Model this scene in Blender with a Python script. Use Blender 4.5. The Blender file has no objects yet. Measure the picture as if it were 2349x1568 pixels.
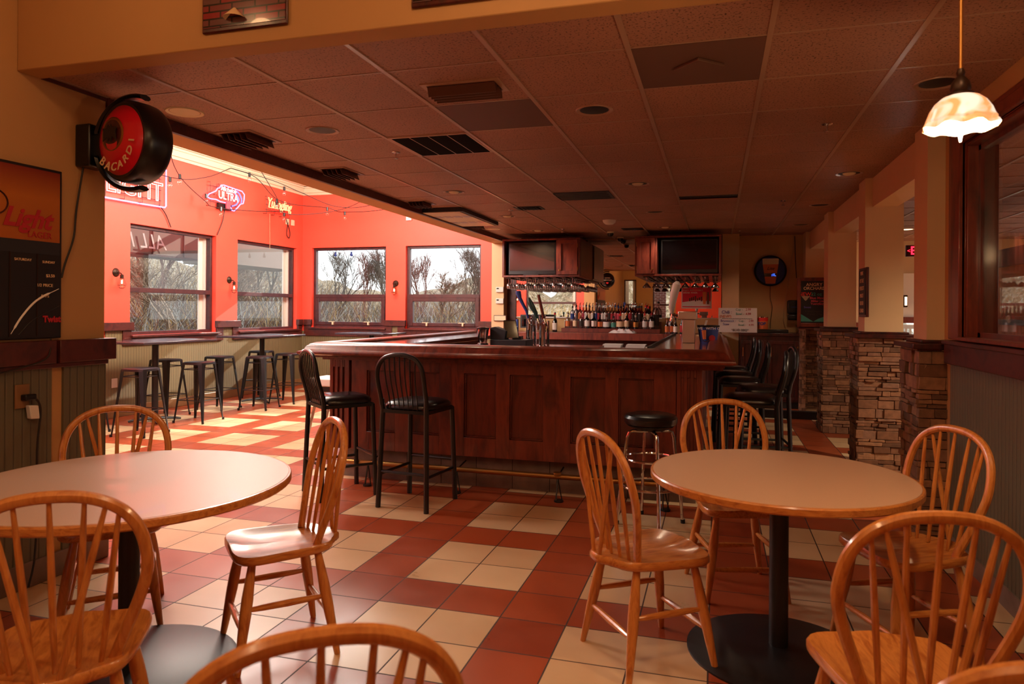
import bpy, math, random
from math import sin, cos, pi, radians
from mathutils import Vector, Matrix
random.seed(7)
SC = bpy.context.scene
COL = SC.collection
# ---------------------------------------------------------------- camera
F_PX, HOR, YAW, ROLL = 1610.0, 712.5, 0.2835, 0.0065
cam_d = bpy.data.cameras.new('camera'); cam = bpy.data.objects.new('camera', cam_d); COL.objects.link(cam)
cam_d.sensor_width = 36.0; cam_d.lens = F_PX / 2349 * 36.0
cam_d.shift_x = 0.0; cam_d.shift_y = -(784 - HOR) / 2349
cam_d.clip_start = 0.05; cam_d.clip_end = 300
fwd = Vector((-sin(YAW), cos(YAW), 0)); right = Vector((cos(YAW), sin(YAW), 0)); up = Vector((0, 0, 1))
rr = right * cos(ROLL) + up * sin(ROLL); uu = up * cos(ROLL) - right * sin(ROLL)
cam.matrix_world = Matrix(((rr.x, uu.x, -fwd.x, 0), (rr.y, uu.y, -fwd.y, 0), (rr.z, uu.z, -fwd.z, 1.42), (0, 0, 0, 1)))
cam_d.dof.use_dof = True; cam_d.dof.focus_distance = 6.5; cam_d.dof.aperture_fstop = 4.5
SC.camera = cam
# ---------------------------------------------------------------- world, sun, exposure
SC.view_settings.view_transform = 'Standard'; SC.view_settings.look = 'None'
SC.view_settings.gamma = 1; SC.view_settings.use_curve_mapping = False
SC.view_settings.exposure = 0.0
W = bpy.data.worlds.new('sky'); SC.world = W; W.use_nodes = True
nt = W.node_tree; bg = nt.nodes['Background']
tc = nt.nodes.new('ShaderNodeTexCoord'); sep = nt.nodes.new('ShaderNodeSeparateXYZ'); rmp = nt.nodes.new('ShaderNodeValToRGB')
nt.links.new(tc.outputs['Generated'], sep.inputs[0]); nt.links.new(sep.outputs['Z'], rmp.inputs[0])
rmp.color_ramp.elements[0].position = 0.0; rmp.color_ramp.elements[0].color = (0.98, 0.98, 0.97, 1)
rmp.color_ramp.elements[1].position = 0.6; rmp.color_ramp.elements[1].color = (0.62, 0.78, 1.0, 1)
nt.links.new(rmp.outputs[0], bg.inputs['Color']); bg.inputs['Strength'].default_value = 2.2
sun_d = bpy.data.lights.new('sun', 'SUN'); sun = bpy.data.objects.new('sun', sun_d); COL.objects.link(sun)
sun_d.energy = 8; sun_d.angle = radians(0.6); sun_d.color = (1.0, 0.93, 0.82)
sun.rotation_euler = Vector((-0.25, -1.0, -0.50)).to_track_quat('-Z', 'Y').to_euler()
cy = SC.cycles
cy.use_denoising = True; cy.max_bounces = 7; cy.diffuse_bounces = 4; cy.glossy_bounces = 4; cy.transmission_bounces = 4
cy.transparent_max_bounces = 12; cy.caustics_reflective = False; cy.caustics_refractive = False
cy.sample_clamp_indirect = 6.0; cy.use_adaptive_sampling = True; cy.adaptive_threshold = 0.02

def portal(loc, direction, w, h):
    d = bpy.data.lights.new('window_daylight', 'AREA'); d.shape = 'RECTANGLE'; d.size = w; d.size_y = h; d.cycles.is_portal = True
    o = bpy.data.objects.new('window_daylight', d); COL.objects.link(o); o.location = loc
    o.rotation_euler = Vector(direction).to_track_quat('-Z', 'Y').to_euler()
portal((-7.58, 8.34, 1.8), (1, 0, 0), 1.6, 1.5); portal((-7.58, 10.53, 1.8), (1, 0, 0), 1.6, 1.5)
portal((-6.5, 11.68, 1.8), (0, -1, 0), 1.45, 1.5); portal((-4.63, 11.68, 1.8), (0, -1, 0), 1.4, 1.5)
portal((-4.92, 1.92, 1.8), (0, 1, 0), 1.6, 1.5); portal((-6.65, 1.92, 1.8), (0, 1, 0), 1.3, 1.5)

def lamp(name, loc, power, color, radius=0.05, kind='POINT', direction=None, size=0.5, spread=None):
    d = bpy.data.lights.new(name, kind); d.energy = power; d.color = color
    if kind == 'POINT': d.shadow_soft_size = radius
    if kind == 'SPOT':
        d.shadow_soft_size = radius; d.spot_size = radians(spread or 120); d.spot_blend = 0.6
    if kind == 'AREA': d.size = size
    o = bpy.data.objects.new(name, d); COL.objects.link(o); o.location = loc
    if direction: o.rotation_euler = Vector(direction).to_track_quat('-Z', 'Y').to_euler()
    return o
WARM = (1.0, 0.66, 0.36)
# recessed ceiling lamps of the dining room (the part behind the beam) and of the side room
lamp('dining_room_downlight', (-1.9, 1.0, 3.2), 16, WARM, 0.08, 'SPOT', (0, 0, -1), spread=150)
lamp('dining_room_lamp', (-0.6, 0.2, 2.9), 28, (1.0, .58, .28), 0.10)
lamp('dining_room_lamp', (-.7, 1.85, 3.0), 13, (1.0, .60, .30), 0.08)
lamp('dining_room_lamp', (-2.5, 1.85, 3.0), 6, (1.0, .55, .25), 0.08)
lamp('dining_room_lamp', (-2.3, -1.2, 2.9), 10, (1.0, .58, .28), 0.10)
lamp('dining_room_downlight', (0.5, 1.2, 3.2), 50, WARM, 0.08, 'SPOT', (0, 0, -1), spread=150)
lamp('dining_room_downlight', (-1.0, -1.2, 3.2), 40, WARM, 0.08, 'SPOT', (0, 0, -1), spread=150)
lamp('side_room_downlight', (3.6, 5.5, 2.5), 420, (1, .74, .48), 0.08, 'SPOT', (0, 0, -1), spread=160)
lamp('side_room_downlight', (5.0, 10.0, 2.5), 420, (1, .8, .6), 0.08, 'SPOT', (0, 0, -1), spread=160)
for y_ in (4.6, 7.0, 9.4): lamp('alcove_fill_light', (-5.3, y_, 3.25), 255, (1, .92, .82), 0.40)  # unseen fill lights added above header height to brighten the alcove
for x_ in (-2.57, -.71): lamp('bar_downlight', (x_, 10.2, 2.58), 26, (1, .8, .6), 0.05, 'SPOT', (0, 0, -1), spread=140)
for x_, y_ in ((-2.57, 6.68), (-.72, 6.67), (-2.57, 8.57)): lamp('bar_downlight', (x_, y_, 2.58), 10, (1, .75, .5), 0.05, 'SPOT', (0, 0, -1), spread=150)

lamp('bar_downlight', (1.10, 10.32, 2.58), 16, (1, .72, .48), 0.05, 'SPOT', (-.35, .2, -1), spread=95)
lamp('bar_downlight', (1.10, 8.49, 2.58), 8, (1, .72, .48), 0.05, 'SPOT', (-.45, 0, -1), spread=85)
# ---------------------------------------------------------------- materials
def lin(c):
    if isinstance(c, str): c = tuple(int(c[i:i+2], 16) / 255 for i in (0, 2, 4))
    return tuple((x / 12.92 if x <= .04045 else ((x + .055) / 1.055) ** 2.4) for x in c) + (1,)
MATS = {}
def base_mat(name):
    m = bpy.data.materials.new(name); m.use_nodes = True; MATS[name] = m
    return m, m.node_tree, m.node_tree.nodes['Principled BSDF']
def N(nt, t, **kw):
    n = nt.nodes.new(t)
    for k, v in kw.items(): setattr(n, k, v)
    return n
def coords(nt, scale=(1, 1, 1), rot=(0, 0, 0)):
    tc = N(nt, 'ShaderNodeTexCoord'); mp = N(nt, 'ShaderNodeMapping')
    mp.inputs['Scale'].default_value = scale; mp.inputs['Rotation'].default_value = rot
    nt.links.new(tc.outputs['Object'], mp.inputs[0]); return mp.outputs[0]
def ramp(nt, fac, stops):
    r = N(nt, 'ShaderNodeValToRGB'); nt.links.new(fac, r.inputs[0]); els = r.color_ramp.elements
    while len(els) < len(stops): els.new(0.5)
    for e, (p, c) in zip(els, stops): e.position = p; e.color = lin(c) if not (isinstance(c, tuple) and len(c) == 4) else c
    return r.outputs[0]
def bump(nt, b, h, strength=.2, dist=.002):
    n = N(nt, 'ShaderNodeBump'); n.inputs['Strength'].default_value = strength; n.inputs['Distance'].default_value = dist
    nt.links.new(h, n.inputs['Height']); nt.links.new(n.outputs[0], b.inputs['Normal'])
def flat(name, c, rough=.5, metal=0, coat=0, emit=None, es=1, spec=.5, noise=0, nscale=20, bumpy=0):
    m, nt, b = base_mat(name)
    b.inputs['Base Color'].default_value = lin(c); b.inputs['Roughness'].default_value = rough
    b.inputs['Metallic'].default_value = metal; b.inputs['Coat Weight'].default_value = coat
    b.inputs['Specular IOR Level'].default_value = spec
    if emit: b.inputs['Emission Color'].default_value = lin(emit); b.inputs['Emission Strength'].default_value = es
    if noise or bumpy:
        n = N(nt, 'ShaderNodeTexNoise'); n.inputs['Scale'].default_value = nscale; n.inputs['Detail'].default_value = 4
        nt.links.new(coords(nt), n.inputs['Vector'])
        if noise:
            L = lin(c); r = ramp(nt, n.outputs[0], [(.3, tuple(x * (1 - noise) for x in L[:3]) + (1,)), (.7, tuple(min(1, x * (1 + noise)) for x in L[:3]) + (1,))])
            nt.links.new(r, b.inputs['Base Color'])
        if bumpy: bump(nt, b, n.outputs[0], bumpy)
    return m
def wood(name, dark, light, rough=.35, scale=(1, 12, 12), coat=.0, detail=6):
    m, nt, b = base_mat(name)
    v = coords(nt, scale); n = N(nt, 'ShaderNodeTexNoise'); n.inputs['Scale'].default_value = 3; n.inputs['Detail'].default_value = detail
    n.inputs['Roughness'].default_value = .6; n.inputs['Distortion'].default_value = .6
    nt.links.new(v, n.inputs['Vector'])
    nt.links.new(ramp(nt, n.outputs[0], [(.32, dark), (.5, light), (.68, dark)]), b.inputs['Base Color'])
    b.inputs['Roughness'].default_value = rough; b.inputs['Coat Weight'].default_value = coat; b.inputs['Coat Roughness'].default_value = .12
    return m
def thin_glass(name, tint=(1, 1, 1, 1), refl=.12, rough=.02, edge=.6):
    m, nt, b = base_mat(name); nt.nodes.remove(b); out = nt.nodes['Material Output']
    t = N(nt, 'ShaderNodeBsdfTransparent'); t.inputs[0].default_value = tint
    g = N(nt, 'ShaderNodeBsdfGlossy'); g.inputs['Roughness'].default_value = rough
    lw = N(nt, 'ShaderNodeLayerWeight'); lw.inputs['Blend'].default_value = .35
    mr = N(nt, 'ShaderNodeMapRange'); mr.inputs['To Min'].default_value = refl; mr.inputs['To Max'].default_value = edge
    nt.links.new(lw.outputs['Fresnel'], mr.inputs[0]); mx = N(nt, 'ShaderNodeMixShader')
    nt.links.new(mr.outputs[0], mx.inputs[0]); nt.links.new(t.outputs[0], mx.inputs[1]); nt.links.new(g.outputs[0], mx.inputs[2])
    nt.links.new(mx.outputs[0], out.inputs[0]); return m
def bead(name, c, axis, pitch=.045, rough=.5):
    m, nt, b = base_mat(name); tc = N(nt, 'ShaderNodeTexCoord'); sp = N(nt, 'ShaderNodeSeparateXYZ'); nt.links.new(tc.outputs['Object'], sp.inputs[0])
    d = N(nt, 'ShaderNodeMath', operation='DIVIDE'); d.inputs[1].default_value = pitch; nt.links.new(sp.outputs[axis], d.inputs[0])
    f = N(nt, 'ShaderNodeMath', operation='FRACT'); nt.links.new(d.outputs[0], f.inputs[0])
    p = N(nt, 'ShaderNodeMath', operation='PINGPONG'); p.inputs[1].default_value = .5; nt.links.new(f.outputs[0], p.inputs[0])
    L = lin(c); r = ramp(nt, p.outputs[0], [(.03, tuple(x * .55 for x in L[:3]) + (1,)), (.10, L)])
    nt.links.new(r, b.inputs['Base Color']); b.inputs['Roughness'].default_value = rough
    r2 = ramp(nt, p.outputs[0], [(.0, (0, 0, 0, 1)), (.14, (1, 1, 1, 1))]); bump(nt, b, r2, .8, .004)
    return m

flat('red_paint', 'f0503c', .55, noise=.04, nscale=2, bumpy=.03)
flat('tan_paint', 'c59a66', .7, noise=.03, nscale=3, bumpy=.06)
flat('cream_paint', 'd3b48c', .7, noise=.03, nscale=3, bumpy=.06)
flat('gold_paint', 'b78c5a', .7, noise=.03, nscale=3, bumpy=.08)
flat('white_paint', 'eee6da', .5)
flat('moulding_paint', 'd2c2a6', .5); flat('grey_paint', '8f8f90', .7)
bead('bead_y', '756546', 'Y'); bead('bead_x', '756546', 'X'); bead('bead_dark', '625d4a', 'Y'); bead('bead_orange', 'c98a4a', 'Y', .09)
wood('mahogany', '4a1b12', '7a3220', .34, (3, 3, .6), .25)
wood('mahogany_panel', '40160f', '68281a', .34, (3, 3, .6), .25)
wood('mahogany_dark', '220a0b', '4a1712', .36, (3, 3, .6), .15)
wood('bar_top', '34110a', '5c2614', .16, (.6, 3, 3), .8)
wood('trim_wood', '34100f', '542019', .4, (2, 2, 2), .1)
wood('bark_brown_frame', '33141a', '4b2222', .45, (2, 2, 2))
wood('oak', 'a65c28', 'ce8744', .28, (2, 14, 14), .4)
wood('oak_upright', 'a65c28', 'cc8644', .28, (9, 9, 1.2), .4)
wood('cabinet_red', '54201a', '7c3626', .38, (4, 4, .8), .2)
flat('laminate', 'c4a084', .42, noise=.06, nscale=300, coat=.15)
flat('black_metal', '101013', .35, spec=.5); flat('black_powder', '17171b', .42, noise=.1, nscale=60)
flat('black_vinyl', '121114', .28, coat=.2, noise=.1, nscale=40)
flat('chrome', 'd9d9dc', .08, 1); flat('steel', 'b6b4b0', .28, 1); flat('brass', 'a87a44', .38, 1); flat('bronze', '3c2a20', .4, .7)
flat('black_plastic', '0c0c0e', .3); flat('charcoal', '232329', .5); flat('rubber', '0a0a0a', .8)
flat('ivory', 'd8c9a9', .5); flat('white_plastic', 'd7d2cc', .4); flat('paper', 'e8e2da', .7); flat('cloth_white', 'd9cdc8', .9)
flat('tile_base', '86603c', .4, noise=.15, nscale=6); flat('kick_tile', '75625a', .45, noise=.25, nscale=9)
flat('grout', '2c2019', .8)
flat('trim_black', '161011', .5); flat('mesh_black', '060505', .95, spec=.1); flat('dark_teal', '1f3f38', .35); flat('sign_red', 'd2142c', .25, coat=.3); flat('poster_red', 'd81a3a', .5)
flat('screen', '050507', .08, coat=.5)
flat('screen_tv_glare', '2e2924', .12, coat=.6)  # base colour lifted to grey-brown, painting the glare into the screen
flat('cord', '1a120e', .6); flat('cord_light', 'b99a74', .6)
flat('brush_grey', 'b4ac9e', .95, noise=.3, nscale=6); flat('brush_tan', 'b8935c', .95, noise=.3, nscale=6); flat('canopy_beige', '8d8072', .8)
flat('asphalt', '77777a', .9, noise=.2, nscale=3)
flat('grass', '8f8468', .95, noise=.3, nscale=2)
flat('bark', '6b5a4a', .9, noise=.25, nscale=5); flat('bark_light', '8d745c', .9, noise=.25, nscale=5); flat('bark_red', '805c4c', .9, noise=.2, nscale=5)
flat('dry_leaf', '9c7346', .9, noise=.3, nscale=6); flat('scrub', '8b8068', .9, noise=.3, nscale=6)
flat('brick_far', '8c5a48', .9, noise=.2, nscale=4)
flat('text_white', 'efe8dc', .6); flat('text_cream', 'e9c9a0', .6); flat('text_red', 'b0202a', .6); flat('text_purple', '5b4a92', .6)
flat('text_teal', '3f8f80', .6); flat('text_orange', 'd5743c', .6); flat('text_pink', 'c54a5a', .6); flat('text_blue', '2a3f86', .6); flat('text_dark', '33261f', .6); flat('text_brightred', 'e02c22', .6)
for nm, c, e in (('neon_blue', '8c86ff', 2.6), ('neon_white', 'ffe9e6', 1.8), ('neon_red', 'ff3b30', 2), ('neon_deep', '4a66ff', 2.5), ('neon_amber', 'ffc890', 1.2), ('exit_red', 'ff2038', 4), ('led_blue', '2a50ff', 8)):
    flat(nm, c, .4, emit=c, es=e)
flat('filament', 'ffd9a0', .4, emit='ffc37a', es=28)
flat('bulb_hot', 'fff4e0', .4, emit='fff0d8', es=22)
flat('lamp_lit', 'ffe7c8', .5, emit='ffd8a8', es=3.0)
thin_glass('window_glass', (.97, .98, .98, 1), .01, .01, .08)
thin_glass('inner_glass', (.96, .95, .93, 1), .05, .005, .42)
thin_glass('stem_glass', (.90, .90, .90, 1), .38, .04, .95)
thin_glass('bulb_glass', (.98, .95, .9, 1), .06, .02, .5)
thin_glass('bottle_clear', (.80, .80, .80, 1), .10, .03, .8)
thin_glass('bottle_green', (.03, .16, .09, 1), .12, .03, .7)
thin_glass('bottle_teal', (.05, .38, .42, 1), .12, .03, .7)
thin_glass('bottle_amber', (.45, .15, .03, 1), .12, .03, .7)
thin_glass('bottle_dark', (.05, .02, .015, 1), .12, .03, .7)
thin_glass('bottle_frost', (.55, .58, .66, 1), .25, .3, .7)
m, nt, b = base_mat('mirror'); b.inputs['Metallic'].default_value = 1; b.inputs['Roughness'].default_value = .01; b.inputs['Base Color'].default_value = (.86, .84, .80, 1)

def m_floor():
    m, nt, b = base_mat('floor_tile'); tc = N(nt, 'ShaderNodeTexCoord'); sp = N(nt, 'ShaderNodeSeparateXYZ'); nt.links.new(tc.outputs['Object'], sp.inputs[0])
    T = .3105
    def mt(op, a, bb=None, c=None):
        n = N(nt, 'ShaderNodeMath', operation=op)
        for i, x in enumerate((a, bb, c)):
            if x is None: continue
            if isinstance(x, (int, float)): n.inputs[i].default_value = x
            else: nt.links.new(x, n.inputs[i])
        return n.outputs[0]
    out = {}
    for ax, off in (('X', 1.5765), ('Y', -4.045)):
        u = mt('DIVIDE', mt('ADD', sp.outputs[ax], off), T)
        idx = mt('FLOOR', u); fr = mt('FRACT', u)
        out[ax] = (idx, mt('PINGPONG', fr, .5))
    mod = lambda v: mt('FLOORED_MODULO', v, 3.0)
    lx = mt('LESS_THAN', mod(out['X'][0]), 1.5); ly = mt('GREATER_THAN', mod(out['Y'][0]), .5)
    light = mt('MULTIPLY', lx, ly)
    cmb = N(nt, 'ShaderNodeCombineXYZ'); nt.links.new(out['X'][0], cmb.inputs[0]); nt.links.new(out['Y'][0], cmb.inputs[1])
    wn = N(nt, 'ShaderNodeTexWhiteNoise'); nt.links.new(cmb.outputs[0], wn.inputs[0])
    no = N(nt, 'ShaderNodeTexNoise'); no.inputs['Scale'].default_value = 5; no.inputs['Detail'].default_value = 6; nt.links.new(tc.outputs['Object'], no.inputs['Vector'])
    var = mt('ADD', mt('MULTIPLY', wn.outputs[0], .5), mt('MULTIPLY', no.outputs[0], .6))
    cr = ramp(nt, var, [(.2, 'c6a27a'), (.9, 'dcbe96')]); rd = ramp(nt, var, [(.2, '8c3c20'), (.9, 'a8502c')])
    mx = N(nt, 'ShaderNodeMix', data_type='RGBA'); nt.links.new(light, mx.inputs[0]); nt.links.new(rd, mx.inputs[6]); nt.links.new(cr, mx.inputs[7])
    g = mt('MULTIPLY', mt('GREATER_THAN', out['X'][1], .011), mt('GREATER_THAN', out['Y'][1], .011))
    m2 = N(nt, 'ShaderNodeMix', data_type='RGBA'); nt.links.new(g, m2.inputs[0]); m2.inputs[6].default_value = lin('3a2418'); nt.links.new(mx.outputs[2], m2.inputs[7])
    nt.links.new(m2.outputs[2], b.inputs['Base Color'])
    rg = mt('ADD', mt('MULTIPLY', no.outputs[0], .2), .22); rg2 = mt('ADD', mt('MULTIPLY', mt('SUBTRACT', 1.0, g), .4), rg)
    nt.links.new(rg2, b.inputs['Roughness']); bump(nt, b, g, .35, .003)
m_floor()
def m_ceil():
    m, nt, b = base_mat('ceiling_tile'); v = coords(nt)
    n1 = N(nt, 'ShaderNodeTexNoise'); n1.inputs['Scale'].default_value = 90; n1.inputs['Detail'].default_value = 3; nt.links.new(v, n1.inputs['Vector'])
    n2 = N(nt, 'ShaderNodeTexNoise'); n2.inputs['Scale'].default_value = 1.2; nt.links.new(v, n2.inputs['Vector'])
    a = ramp(nt, n1.outputs[0], [(.36, '5c3c30'), (.43, 'aa7c68')]); c = ramp(nt, n2.outputs[0], [(.3, (.8, .8, .8, 1)), (.7, (1, 1, 1, 1))])
    mx = N(nt, 'ShaderNodeMix', data_type='RGBA', blend_type='MULTIPLY'); mx.inputs[0].default_value = 1
    nt.links.new(a, mx.inputs[6]); nt.links.new(c, mx.inputs[7]); nt.links.new(mx.outputs[2], b.inputs['Base Color'])
    b.inputs['Roughness'].default_value = .55; bump(nt, b, n1.outputs[0], .25, .002)
m_ceil()
flat('ceiling_grid', 'a88672', .3); flat('ceiling_dark_tile', '634439', .6); flat('vent_brown', '5c382c', .45)
def m_attr(name, rough=.8):
    m, nt, b = base_mat(name); a = N(nt, 'ShaderNodeAttribute'); a.attribute_name = 'tone'
    n = N(nt, 'ShaderNodeTexNoise'); n.inputs['Scale'].default_value = 25; n.inputs['Detail'].default_value = 5; nt.links.new(coords(nt), n.inputs['Vector'])
    mx = N(nt, 'ShaderNodeMix', data_type='RGBA', blend_type='MULTIPLY'); mx.inputs[0].default_value = .8
    nt.links.new(a.outputs['Color'], mx.inputs[6]); nt.links.new(ramp(nt, n.outputs[0], [(.3, (.6, .6, .6, 1)), (.7, (1.1, 1.1, 1.1, 1))]), mx.inputs[7])
    nt.links.new(mx.outputs[2], b.inputs['Base Color']); b.inputs['Roughness'].default_value = rough; bump(nt, b, n.outputs[0], .6, .006)
m_attr('stone')
def m_shade():
    m, nt, b = base_mat('alabaster_shade'); n = N(nt, 'ShaderNodeTexNoise'); n.inputs['Scale'].default_value = 9; n.inputs['Distortion'].default_value = 1.5
    nt.links.new(coords(nt), n.inputs['Vector']); r = ramp(nt, n.outputs[0], [(.40, 'fff6e6'), (.56, 'ffb070')])
    nt.links.new(r, b.inputs['Emission Color']); nt.links.new(r, b.inputs['Base Color']); b.inputs['Emission Strength'].default_value = .72; b.inputs['Roughness'].default_value = .3
m_shade()
def m_hill():
    m, nt, b = base_mat('hillside'); v = coords(nt); n1 = N(nt, 'ShaderNodeTexNoise'); n1.inputs['Scale'].default_value = 5; n1.inputs['Detail'].default_value = 8; n1.inputs['Roughness'].default_value = .8; nt.links.new(v, n1.inputs['Vector'])
    nt.links.new(ramp(nt, n1.outputs[0], [(.36, '3a3028'), (.45, '8a7454'), (.53, 'b59a74'), (.62, 'ddd4c6')]), b.inputs['Base Color']); b.inputs['Roughness'].default_value = 1; bump(nt, b, n1.outputs[0], 1, .2)
m_hill()
def m_brickwall():
    m, nt, b = base_mat('brick_wall'); br = N(nt, 'ShaderNodeTexBrick'); br.inputs['Scale'].default_value = 1
    br.inputs['Brick Width'].default_value = .2; br.inputs['Row Height'].default_value = .07; br.inputs['Mortar Size'].default_value = .008
    br.inputs['Color1'].default_value = lin('8a5444'); br.inputs['Color2'].default_value = lin('744234'); br.inputs['Mortar'].default_value = lin('b5a898')
    nt.links.new(coords(nt, rot=(pi / 2, 0, 0)), br.inputs['Vector']); nt.links.new(br.outputs[0], b.inputs['Base Color']); b.inputs['Roughness'].default_value = .9
m_brickwall()
def m_postcard():   # metal sign printed with a brick pattern
    m, nt, b = base_mat('brick_print'); br = N(nt, 'ShaderNodeTexBrick')
    br.inputs['Scale'].default_value = 1; br.inputs['Brick Width'].default_value = .12; br.inputs['Row Height'].default_value = .032; br.inputs['Mortar Size'].default_value = .004
    br.inputs['Color1'].default_value = lin('8a1c24'); br.inputs['Color2'].default_value = lin('5a4444'); br.inputs['Mortar'].default_value = lin('1a0c0e')
    nt.links.new(coords(nt, rot=(pi / 2, 0, 0)), br.inputs['Vector']); nt.links.new(br.outputs[0], b.inputs['Base Color']); b.inputs['Roughness'].default_value = .2; b.inputs['Coat Weight'].default_value = .5
m_postcard()
def m_grad(name, axis, stops, rough=.2, emit=0):
    m, nt, b = base_mat(name); tc = N(nt, 'ShaderNodeTexCoord'); sp = N(nt, 'ShaderNodeSeparateXYZ'); nt.links.new(tc.outputs['Generated'], sp.inputs[0])
    r = ramp(nt, sp.outputs[axis], stops); nt.links.new(r, b.inputs['Base Color']); b.inputs['Roughness'].default_value = rough
    if emit: nt.links.new(r, b.inputs['Emission Color']); b.inputs['Emission Strength'].default_value = emit
m_grad('poster_gold', 'Z', [(0, 'a85a18'), (.6, 'b0641e'), (1, '7a2410')], .45)

# ---------------------------------------------------------------- mesh helpers
class MB:
    def __init__(s): s.v = []; s.f = []; s.m = []; s.tone = None
    def add(s, vs, fs, m=0, tone=None):
        o = len(s.v); s.v += [tuple(p) for p in vs]; s.f += [tuple(i + o for i in f) for f in fs]; s.m += [m] * len(fs)
        if tone is not None:
            if s.tone is None: s.tone = []
            s.tone += [tone] * len(fs)
        return s
    def box(s, x0, x1, y0, y1, z0, z1, m=0, tone=None):
        vs = [(x, y, z) for z in (z0, z1) for y in (y0, y1) for x in (x0, x1)]
        return s.add(vs, [(0, 2, 3, 1), (4, 5, 7, 6), (0, 1, 5, 4), (2, 6, 7, 3), (0, 4, 6, 2), (1, 3, 7, 5)], m, tone)
    def cyl(s, a, b, r0, r1=None, n=12, m=0, cap=True):
        a = Vector(a); b = Vector(b); r1 = r0 if r1 is None else r1
        d = (b - a).normalized(); u = d.orthogonal().normalized(); w = d.cross(u); vs = []
        for p, r in ((a, r0), (b, r1)):
            for i in range(n):
                t = 2 * pi * i / n + (pi / 4 if n == 4 else 0); vs.append(p + (u * cos(t) + w * sin(t)) * r)
        fs = [(i, (i + 1) % n, n + (i + 1) % n, n + i) for i in range(n)]
        if cap: fs += [tuple(range(n - 1, -1, -1)), tuple(range(n, 2 * n))]
        return s.add(vs, fs, m)
    def tube(s, pts, r, n=8, m=0, closed=False, sx=1.0, cap=True, ref=None):
        pts = [Vector(p) for p in pts]; k = len(pts); vs = []; prev = None
        for i, p in enumerate(pts):
            if closed: t = (pts[(i + 1) % k] - pts[i - 1]).normalized()
            else: t = (pts[min(i + 1, k - 1)] - pts[max(i - 1, 0)]).normalized()
            if ref is not None: u = Vector(ref); u = (u - t * u.dot(t)).normalized()
            elif prev is None: u = t.orthogonal().normalized()
            else:
                u = prev - t * prev.dot(t); u = u.normalized() if u.length > 1e-6 else t.orthogonal().normalized()
            prev = u; w = t.cross(u); rad = r[i] if isinstance(r, (list, tuple)) else r
            for j in range(n):
                a = 2 * pi * j / n + (pi / 4 if n == 4 else 0); vs.append(p + (u * cos(a) * sx + w * sin(a)) * rad)
        fs = []
        for i in range(k if closed else k - 1):
            for j in range(n):
                a, b2 = i * n + j, i * n + (j + 1) % n; c = ((i + 1) % k) * n
                fs.append((a, b2, c + (j + 1) % n, c + j))
        if not closed and cap: fs += [tuple(range(n - 1, -1, -1)), tuple(range((k - 1) * n, k * n))]
        return s.add(vs, fs, m)
    def lathe(s, prof, c=(0, 0, 0), n=24, m=0, flip=False, axis='Z'):
        vs = []; k = len(prof)
        for r, z in prof:
            for i in range(n):
                t = 2 * pi * i / n; p = (r * cos(t), r * sin(t), z)
                if axis == 'Y': p = (p[0], p[2], p[1])
                if axis == 'X': p = (p[2], p[0], p[1])
                vs.append((c[0] + p[0], c[1] + p[1], c[2] + p[2]))
        fs = [(i * n + j, i * n + (j + 1) % n, (i + 1) * n + (j + 1) % n, (i + 1) * n + j) for i in range(k - 1) for j in range(n)]
        return s.add(vs, fs, m)
    def prism(s, poly, z0, z1, m=0):
        n = len(poly); vs = [(x, y, z0) for x, y in poly] + [(x, y, z1) for x, y in poly]
        return s.add(vs, [tuple(range(n - 1, -1, -1)), tuple(range(n, 2 * n))] + [(i, (i + 1) % n, n + (i + 1) % n, n + i) for i in range(n)], m)
    def quadbox(s, p, u, v, w, m=0):
        p, u, v, w = map(Vector, (p, u, v, w)); vs = [p + u * a + v * b2 + w * c for c in (0, 1) for b2 in (0, 1) for a in (0, 1)]
        return s.add(vs, [(0, 2, 3, 1), (4, 5, 7, 6), (0, 1, 5, 4), (2, 6, 7, 3), (0, 4, 6, 2), (1, 3, 7, 5)], m)
    def build(s, name, mats, parent=None, bevel=0, local=False, smooth=35, seg=2):
        me = bpy.data.meshes.new(name); off = Vector((0, 0, 0))
        if parent is not None and not local:
            q = parent
            while q is not None: off += q.location; q = q.parent
        me.from_pydata([tuple(Vector(p) - off) for p in s.v], [], s.f)
        for mm in ([mats] if isinstance(mats, str) else mats): me.materials.append(MATS[mm])
        me.polygons.foreach_set('material_index', s.m)
        if s.tone:
            ca = me.color_attributes.new('tone', 'FLOAT_COLOR', 'CORNER'); data = []
            for p, t in zip(me.polygons, s.tone): data += list(t) * p.loop_total
            ca.data.foreach_set('color', data)
        me.validate(); me.update(); me.shade_smooth(); me.set_sharp_from_angle(angle=radians(smooth))
        import bmesh
        bm = bmesh.new(); bm.from_mesh(me); bmesh.ops.recalc_face_normals(bm, faces=bm.faces); bm.to_mesh(me); bm.free()
        o = bpy.data.objects.new(name, me); COL.objects.link(o); o.parent = parent
        if bevel:
            bv = o.modifiers.new('bevel', 'BEVEL'); bv.width = bevel; bv.segments = seg; bv.limit_method = 'ANGLE'; bv.angle_limit = radians(40); bv.harden_normals = False
        return o
def thing(name, label, cat, loc=(0, 0, 0), rz=0, group=None):
    o = bpy.data.objects.new(name, None); COL.objects.link(o); o.location = loc; o.rotation_euler = (0, 0, radians(rz))
    o.empty_display_size = .1; o['label'] = label; o['category'] = cat
    if group: o['group'] = group
    return o
def tag(o, label, cat, group=None, kind=None):
    o['label'] = label; o['category'] = cat
    if group: o['group'] = group
    if kind: o['kind'] = kind
    return o
def struct(mb, name, mats, bevel=0): o = mb.build(name, mats, bevel=bevel); o['kind'] = 'structure'; return o
KIDS = {}
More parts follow.
